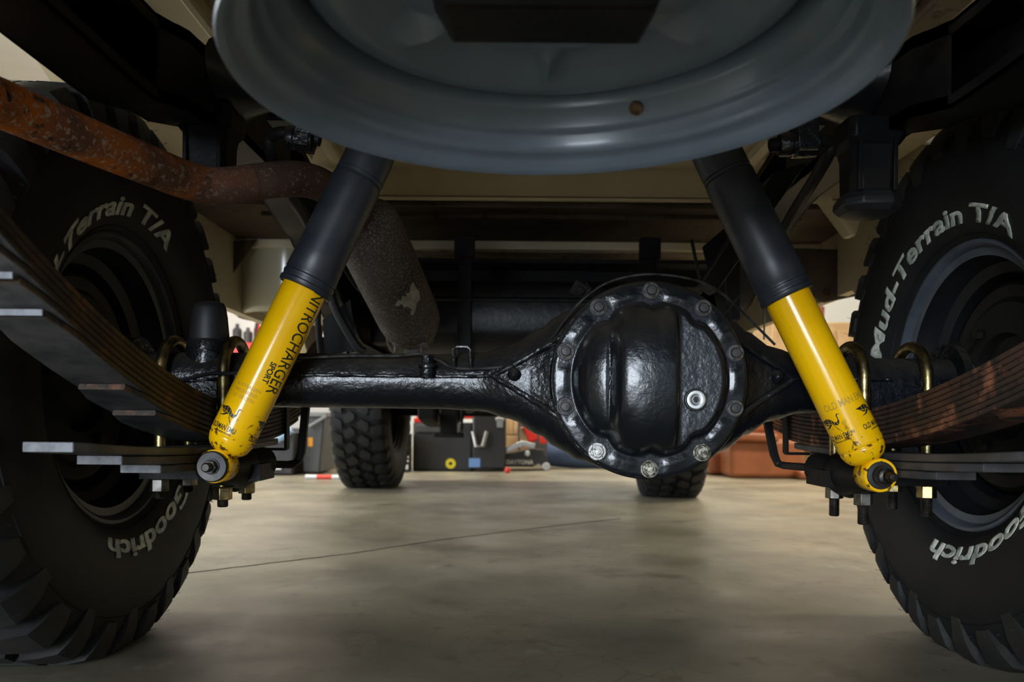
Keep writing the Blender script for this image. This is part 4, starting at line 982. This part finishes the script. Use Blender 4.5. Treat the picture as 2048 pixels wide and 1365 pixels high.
b = MB(); b.bar([(X(1040, Y), Y+.06, .42), (X(1057, Y), Y+.05, .30), (X(1068, Y), Y+.03, .20)], .07, .05, (0, 1, 0)); b.box((X(1087, Y), Y+.04, .22), (.05, .1, .07)); sub(r, b, 'lifting_arm', RED, bevel=.008)
text_obj(r, 'DAYTONA', .040, (X(1013, Y), Y-.004, .045), WHT, bold=.03, sx=.95, shear=.1)
Y = 5.3; b = MB(); b.lathe([(0, 0), (.014, .003), (.021, .014), (.021, .024), (.014, .036), (0, .040)], Matrix.Translation((X(1016, Y), Y, 0)), 20); tag(b.obj('red_cap', REDP), 'small round red knob lying on the floor before the jack', 'knob')
# stacked cartons behind the jack
Y = 6.1; b = MB(); b.box((X(1022, Y), Y+.1, .32), (.10, .2, .16)); b.box((X(1022, Y), Y+.1, .115), (.11, .22, .23)); b.box((X(1022, Y), Y-.005, .32), (.03, .01, .16)); tag(b.obj('wooden_box', WOOD, bevel=.004), 'pale brown box stack behind the floor jack', 'box')
Y = 6.05; b = MB(); b.box((X(1053, Y), Y+.1, .145), (.09, .18, .29)); b.box((X(1053, Y), Y+.005, .29), (.095, .19, .008)); tag(b.obj('carton', CARD, bevel=.004), 'narrow tan carton standing right behind the jack', 'box')
Y = 6.5; b = MB(); b.rings([[(X(985, Y), Y, .005), (X(1125, Y), Y, .005), (X(1125, Y), Y+.4, .005), (X(985, Y), Y+.4, .005)], [(X(980, Y), Y-.02, .50), (X(1130, Y), Y-.02, .50), (X(1130, Y), Y+.42, .50), (X(980, Y), Y+.42, .50)]]); b.box(((X(980, Y)+X(1130, Y))/2, Y+.2, .515), (X(1130, Y)-X(980, Y)+.04, .48, .03)); tag(b.obj('crate', GRY, bevel=.01), 'large dark grey crate behind the floor jack and cartons', 'crate')
# navy roll
Y = 5.9; b = MB(); b.tube([(X(1100, Y)-.02, Y, .105), (X(1150, Y), Y, .10), (X(1215, Y)+.1, Y+.03, .10)], [.085, .098, .096], n=24); b.rings([[(X(1100, Y)+.25*t, Y+.03+.05*cos(q), .18+.06*sin(q)) for q in [2*pi*k/12 for k in range(12)]] for t in (0, .5, 1, 1.6)])
for i, v in enumerate(b.V):
    if v[2] < .002: b.V[i] = (v[0], v[1], .002)
tag(b.obj('fabric_roll', NAVY, smooth=60), 'rolled navy blue fabric lying on the floor behind the differential', 'fabric roll')
# tan leather cushions
def cushion(px0, px1, py0, py1, Y, depth, label, bev=.035, tilt=0):
    b = MB(); x0, x1 = X(px0, Y), X(px1, Y); r0 = -.0087*((px0+px1)/2-1024)
    z1 = CAMZ+(843+(-r0)-py0)*Y/F; z0 = CAMZ+(843-r0-py1)*Y/F
    z0 = max(z0, .002)
    M = Matrix.Translation(((x0+x1)/2, Y+depth/2, (z0+z1)/2)) @ Matrix.Rotation(rad(tilt), 4, 'Y')
    b.box((0, 0, 0), (x1-x0, depth, z1-z0), M)
    return b
G = 'tan leather sofa pieces'
SF = thing('sofa', (X(1540, 5.1), 5.1, 0), 'tan brown leather sofa pieces stacked on the floor at the right', 'sofa')
for nm, a_, bev, ti in (('seat_base', (1462, 1612, 880, 962, 5.0, .7), .03, 0), ('seat_base', (1420, 1470, 905, 950, 5.25, .5), .03, 0), ('cushion', (1455, 1560, 866, 884, 4.95, .8), .02, 2), ('arm_cushion', (1495, 1545, 835, 872, 5.2, .5), .05, -18), ('arm_cushion', (1540, 1610, 845, 905, 5.3, .5), .06, 30), ('cushion', (1600, 1720, 943, 968, 4.9, .6), .02, 0), ('back_cushion', (1560, 1760, 780, 905, 5.75, .35), .06, 0)):
    b = cushion(*a_, None, tilt=ti); o = sub(SF, b, nm, ORG, bevel=bev, seg=4, smooth=60)
# left plastic tubs
Y = 5.0; r = thing('storage_tub', (X(560, Y), Y, 0), 'dark grey plastic storage tub with orange sticker left of the front tyre', 'storage tub')
x0, x1 = X(600, Y), X(650, Y)
b = MB(); b.rings([[(x0+.02, Y, .01), (x1-.03, Y, .01), (x1-.03, Y+.4, .01), (x0+.02, Y+.4, .01)], [(x0, Y-.01, .36), (x1, Y-.01, .36), (x1, Y+.42, .36), (x0, Y+.42, .36)]]); sub(r, b, 'tub_body', GRY, bevel=.012)
b = MB(); b.box(((x0+x1)/2, Y+.2, .37), (x1-x0+.03, .46, .03)); b.bar([(X(618, Y), Y-.03, .29), (X(655, Y), Y-.03, .36)], .02, .02, (0, 1, 0)); sub(r, b, 'tub_lid', mat('grey_lid', (.16, .165, .16), .5), bevel=.006)
b = MB(); b.box((X(622, Y), Y-.008, .20), (.03, .006, .055)); sub(r, b, 'sticker', ORL, bevel=.002)
Y = 4.9; r = thing('storage_tub', (X(505, Y), Y, 0), 'black low storage tub holding pale blue gloves, half hidden behind the left leaf spring', 'storage tub')
b = MB(); x0, x1 = X(470, Y), X(592, Y); b.rings([[(x0+.02, Y, .005), (x1-.02, Y, .005), (x1-.02, Y+.4, .005), (x0+.02, Y+.4, .005)], [(x0, Y-.01, .26), (x1, Y-.01, .26), (x1, Y+.42, .26), (x0, Y+.42, .26)]]); sub(r, b, 'tub_body', BLK, bevel=.01)
b = MB(); b.box((X(545, Y), Y-.012, .05), (.12, .01, .03)); sub(r, b, 'white_label', WHT, bevel=.003)
b = MB(); b.tube([(X(545, Y), Y+.02, .20), (X(565, Y), Y-.02, .24), (X(586, Y), Y-.02, .275)], [.025, .032, .018], n=12); b.tube([(X(560, Y), Y-.03, .22), (X(578, Y), Y-.03, .235)], [.012, .010], n=8, smooth=False)
tag(b.obj('glove', mat('pale_blue_glove', (.30, .46, .62), .6)), 'pale blue glove lying over the edge of the black tub', 'glove')
# red and white rod
Y = 4.62; r = thing('striped_rod', (X(655, Y), Y, .012), 'red and white banded rod lying on the floor by the left front tyre', 'rod')
for a_, c_, m in ((612, 635, WHT), (635, 665, REDP), (665, 700, WHT)):
    b = MB(); b.tube([(X(a_, Y), Y, .0135), (X(c_, Y), Y, .0135)], .013, n=14, smooth=False); sub(r, b, 'band', m)
# clutter between the tub and tyre
Y = 5.62; b = MB(); b.box((X(668, Y), Y+.15, .17), (.12, .3, .34)); b.box((X(668, Y), Y, .30), (.14, .1, .03)); tag(b.obj('shelf_carton', CARD, bevel=.01), 'brown carton left of the front tyre', 'box')
Y = 5.52; b = MB(); b.tube([(X(652, Y), Y, .24), (X(668, Y), Y-.02, .20), (X(684, Y), Y, .26)], [.03, .045, .03], n=12); b.tube([(X(655, Y), Y, .16), (X(680, Y), Y, .12)], [.04, .03], n=12, smooth=False); o = b.obj('rag', MAG, smooth=60); tag(o, 'crumpled dull red rag on the brown carton', 'rag')
# red workbench / tool cabinet beyond the left shock, with bottles and cables
Y = 6.3; r = thing('workbench', (X(500, Y), Y, 0), 'red topped workbench against the far wall behind the left shock absorber', 'workbench')
b = MB(); b.box((X(520, Y), Y+.3, .88), (1.6, .6, .10)); sub(r, b, 'bench_top', RED, bevel=.01)
b = MB()
for dx in (-.75, .75):
    for dy in (.05, .55): b.box((X(520, Y)+dx, Y+dy, .415), (.06, .06, .83))
b.box((X(520, Y), Y+.3, .25), (1.5, .5, .03)); sub(r, b, 'bench_frame', BLK, bevel=.004)
for k, (px, hh_, m) in enumerate(((460, .16, BLK), (482, .13, GRY), (503, .17, RED))):
    b = MB(); b.lathe([(0, 0), (.035, 0), (.036, hh_*.7), (.014, hh_*.85), (.014, hh_), (0, hh_)], Matrix.Translation((X(px, Y), Y+.15, .931)), 20)
    tag(b.obj('bottle', m, smooth=40), ('black', 'dark grey', 'red')[k]+' bottle standing on the red workbench', 'bottle')
b = MB(); b.tube([(X(500, Y), Y+.1, .94), (X(505, Y), Y+.1, 1.10), (X(525, Y), Y+.1, 1.12), (X(540, Y), Y+.1, .94)], .012, n=8); tag(b.obj('cable_loop', BLK), 'black cable looping up from the red workbench', 'cable')
# cream cabinet beyond the right shock
Y = 6.4; r = thing('cabinet', (X(1660, Y), Y, 0), 'pale wooden cabinet against the far wall behind the right shock absorber', 'cabinet')
b = MB(); b.box((X(1670, Y), Y+.3, .57), (1.0, .6, 1.14)); sub(r, b, 'cabinet_body', WOOD, bevel=.01)
b = MB(); b.box((X(1670, Y)-.25, Y-.008, .6), (.47, .016, .95)); sub(r, b, 'door', WOOD, bevel=.004)
b = MB(); b.box((X(1670, Y)+.25, Y-.008, .6), (.47, .016, .95)); sub(r, b, 'door', WOOD, bevel=.004)
b = MB(); b.lathe([(0, 0), (.05, 0), (.055, .14), (.02, .16), (0, .16)], Matrix.Translation((X(1652, Y), Y+.2, 1.142)), 20); tag(b.obj('jar', mat('dull_red_jar', (.25, .06, .04), .5), smooth=40), 'dull red jar standing on the pale wooden cabinet', 'jar')
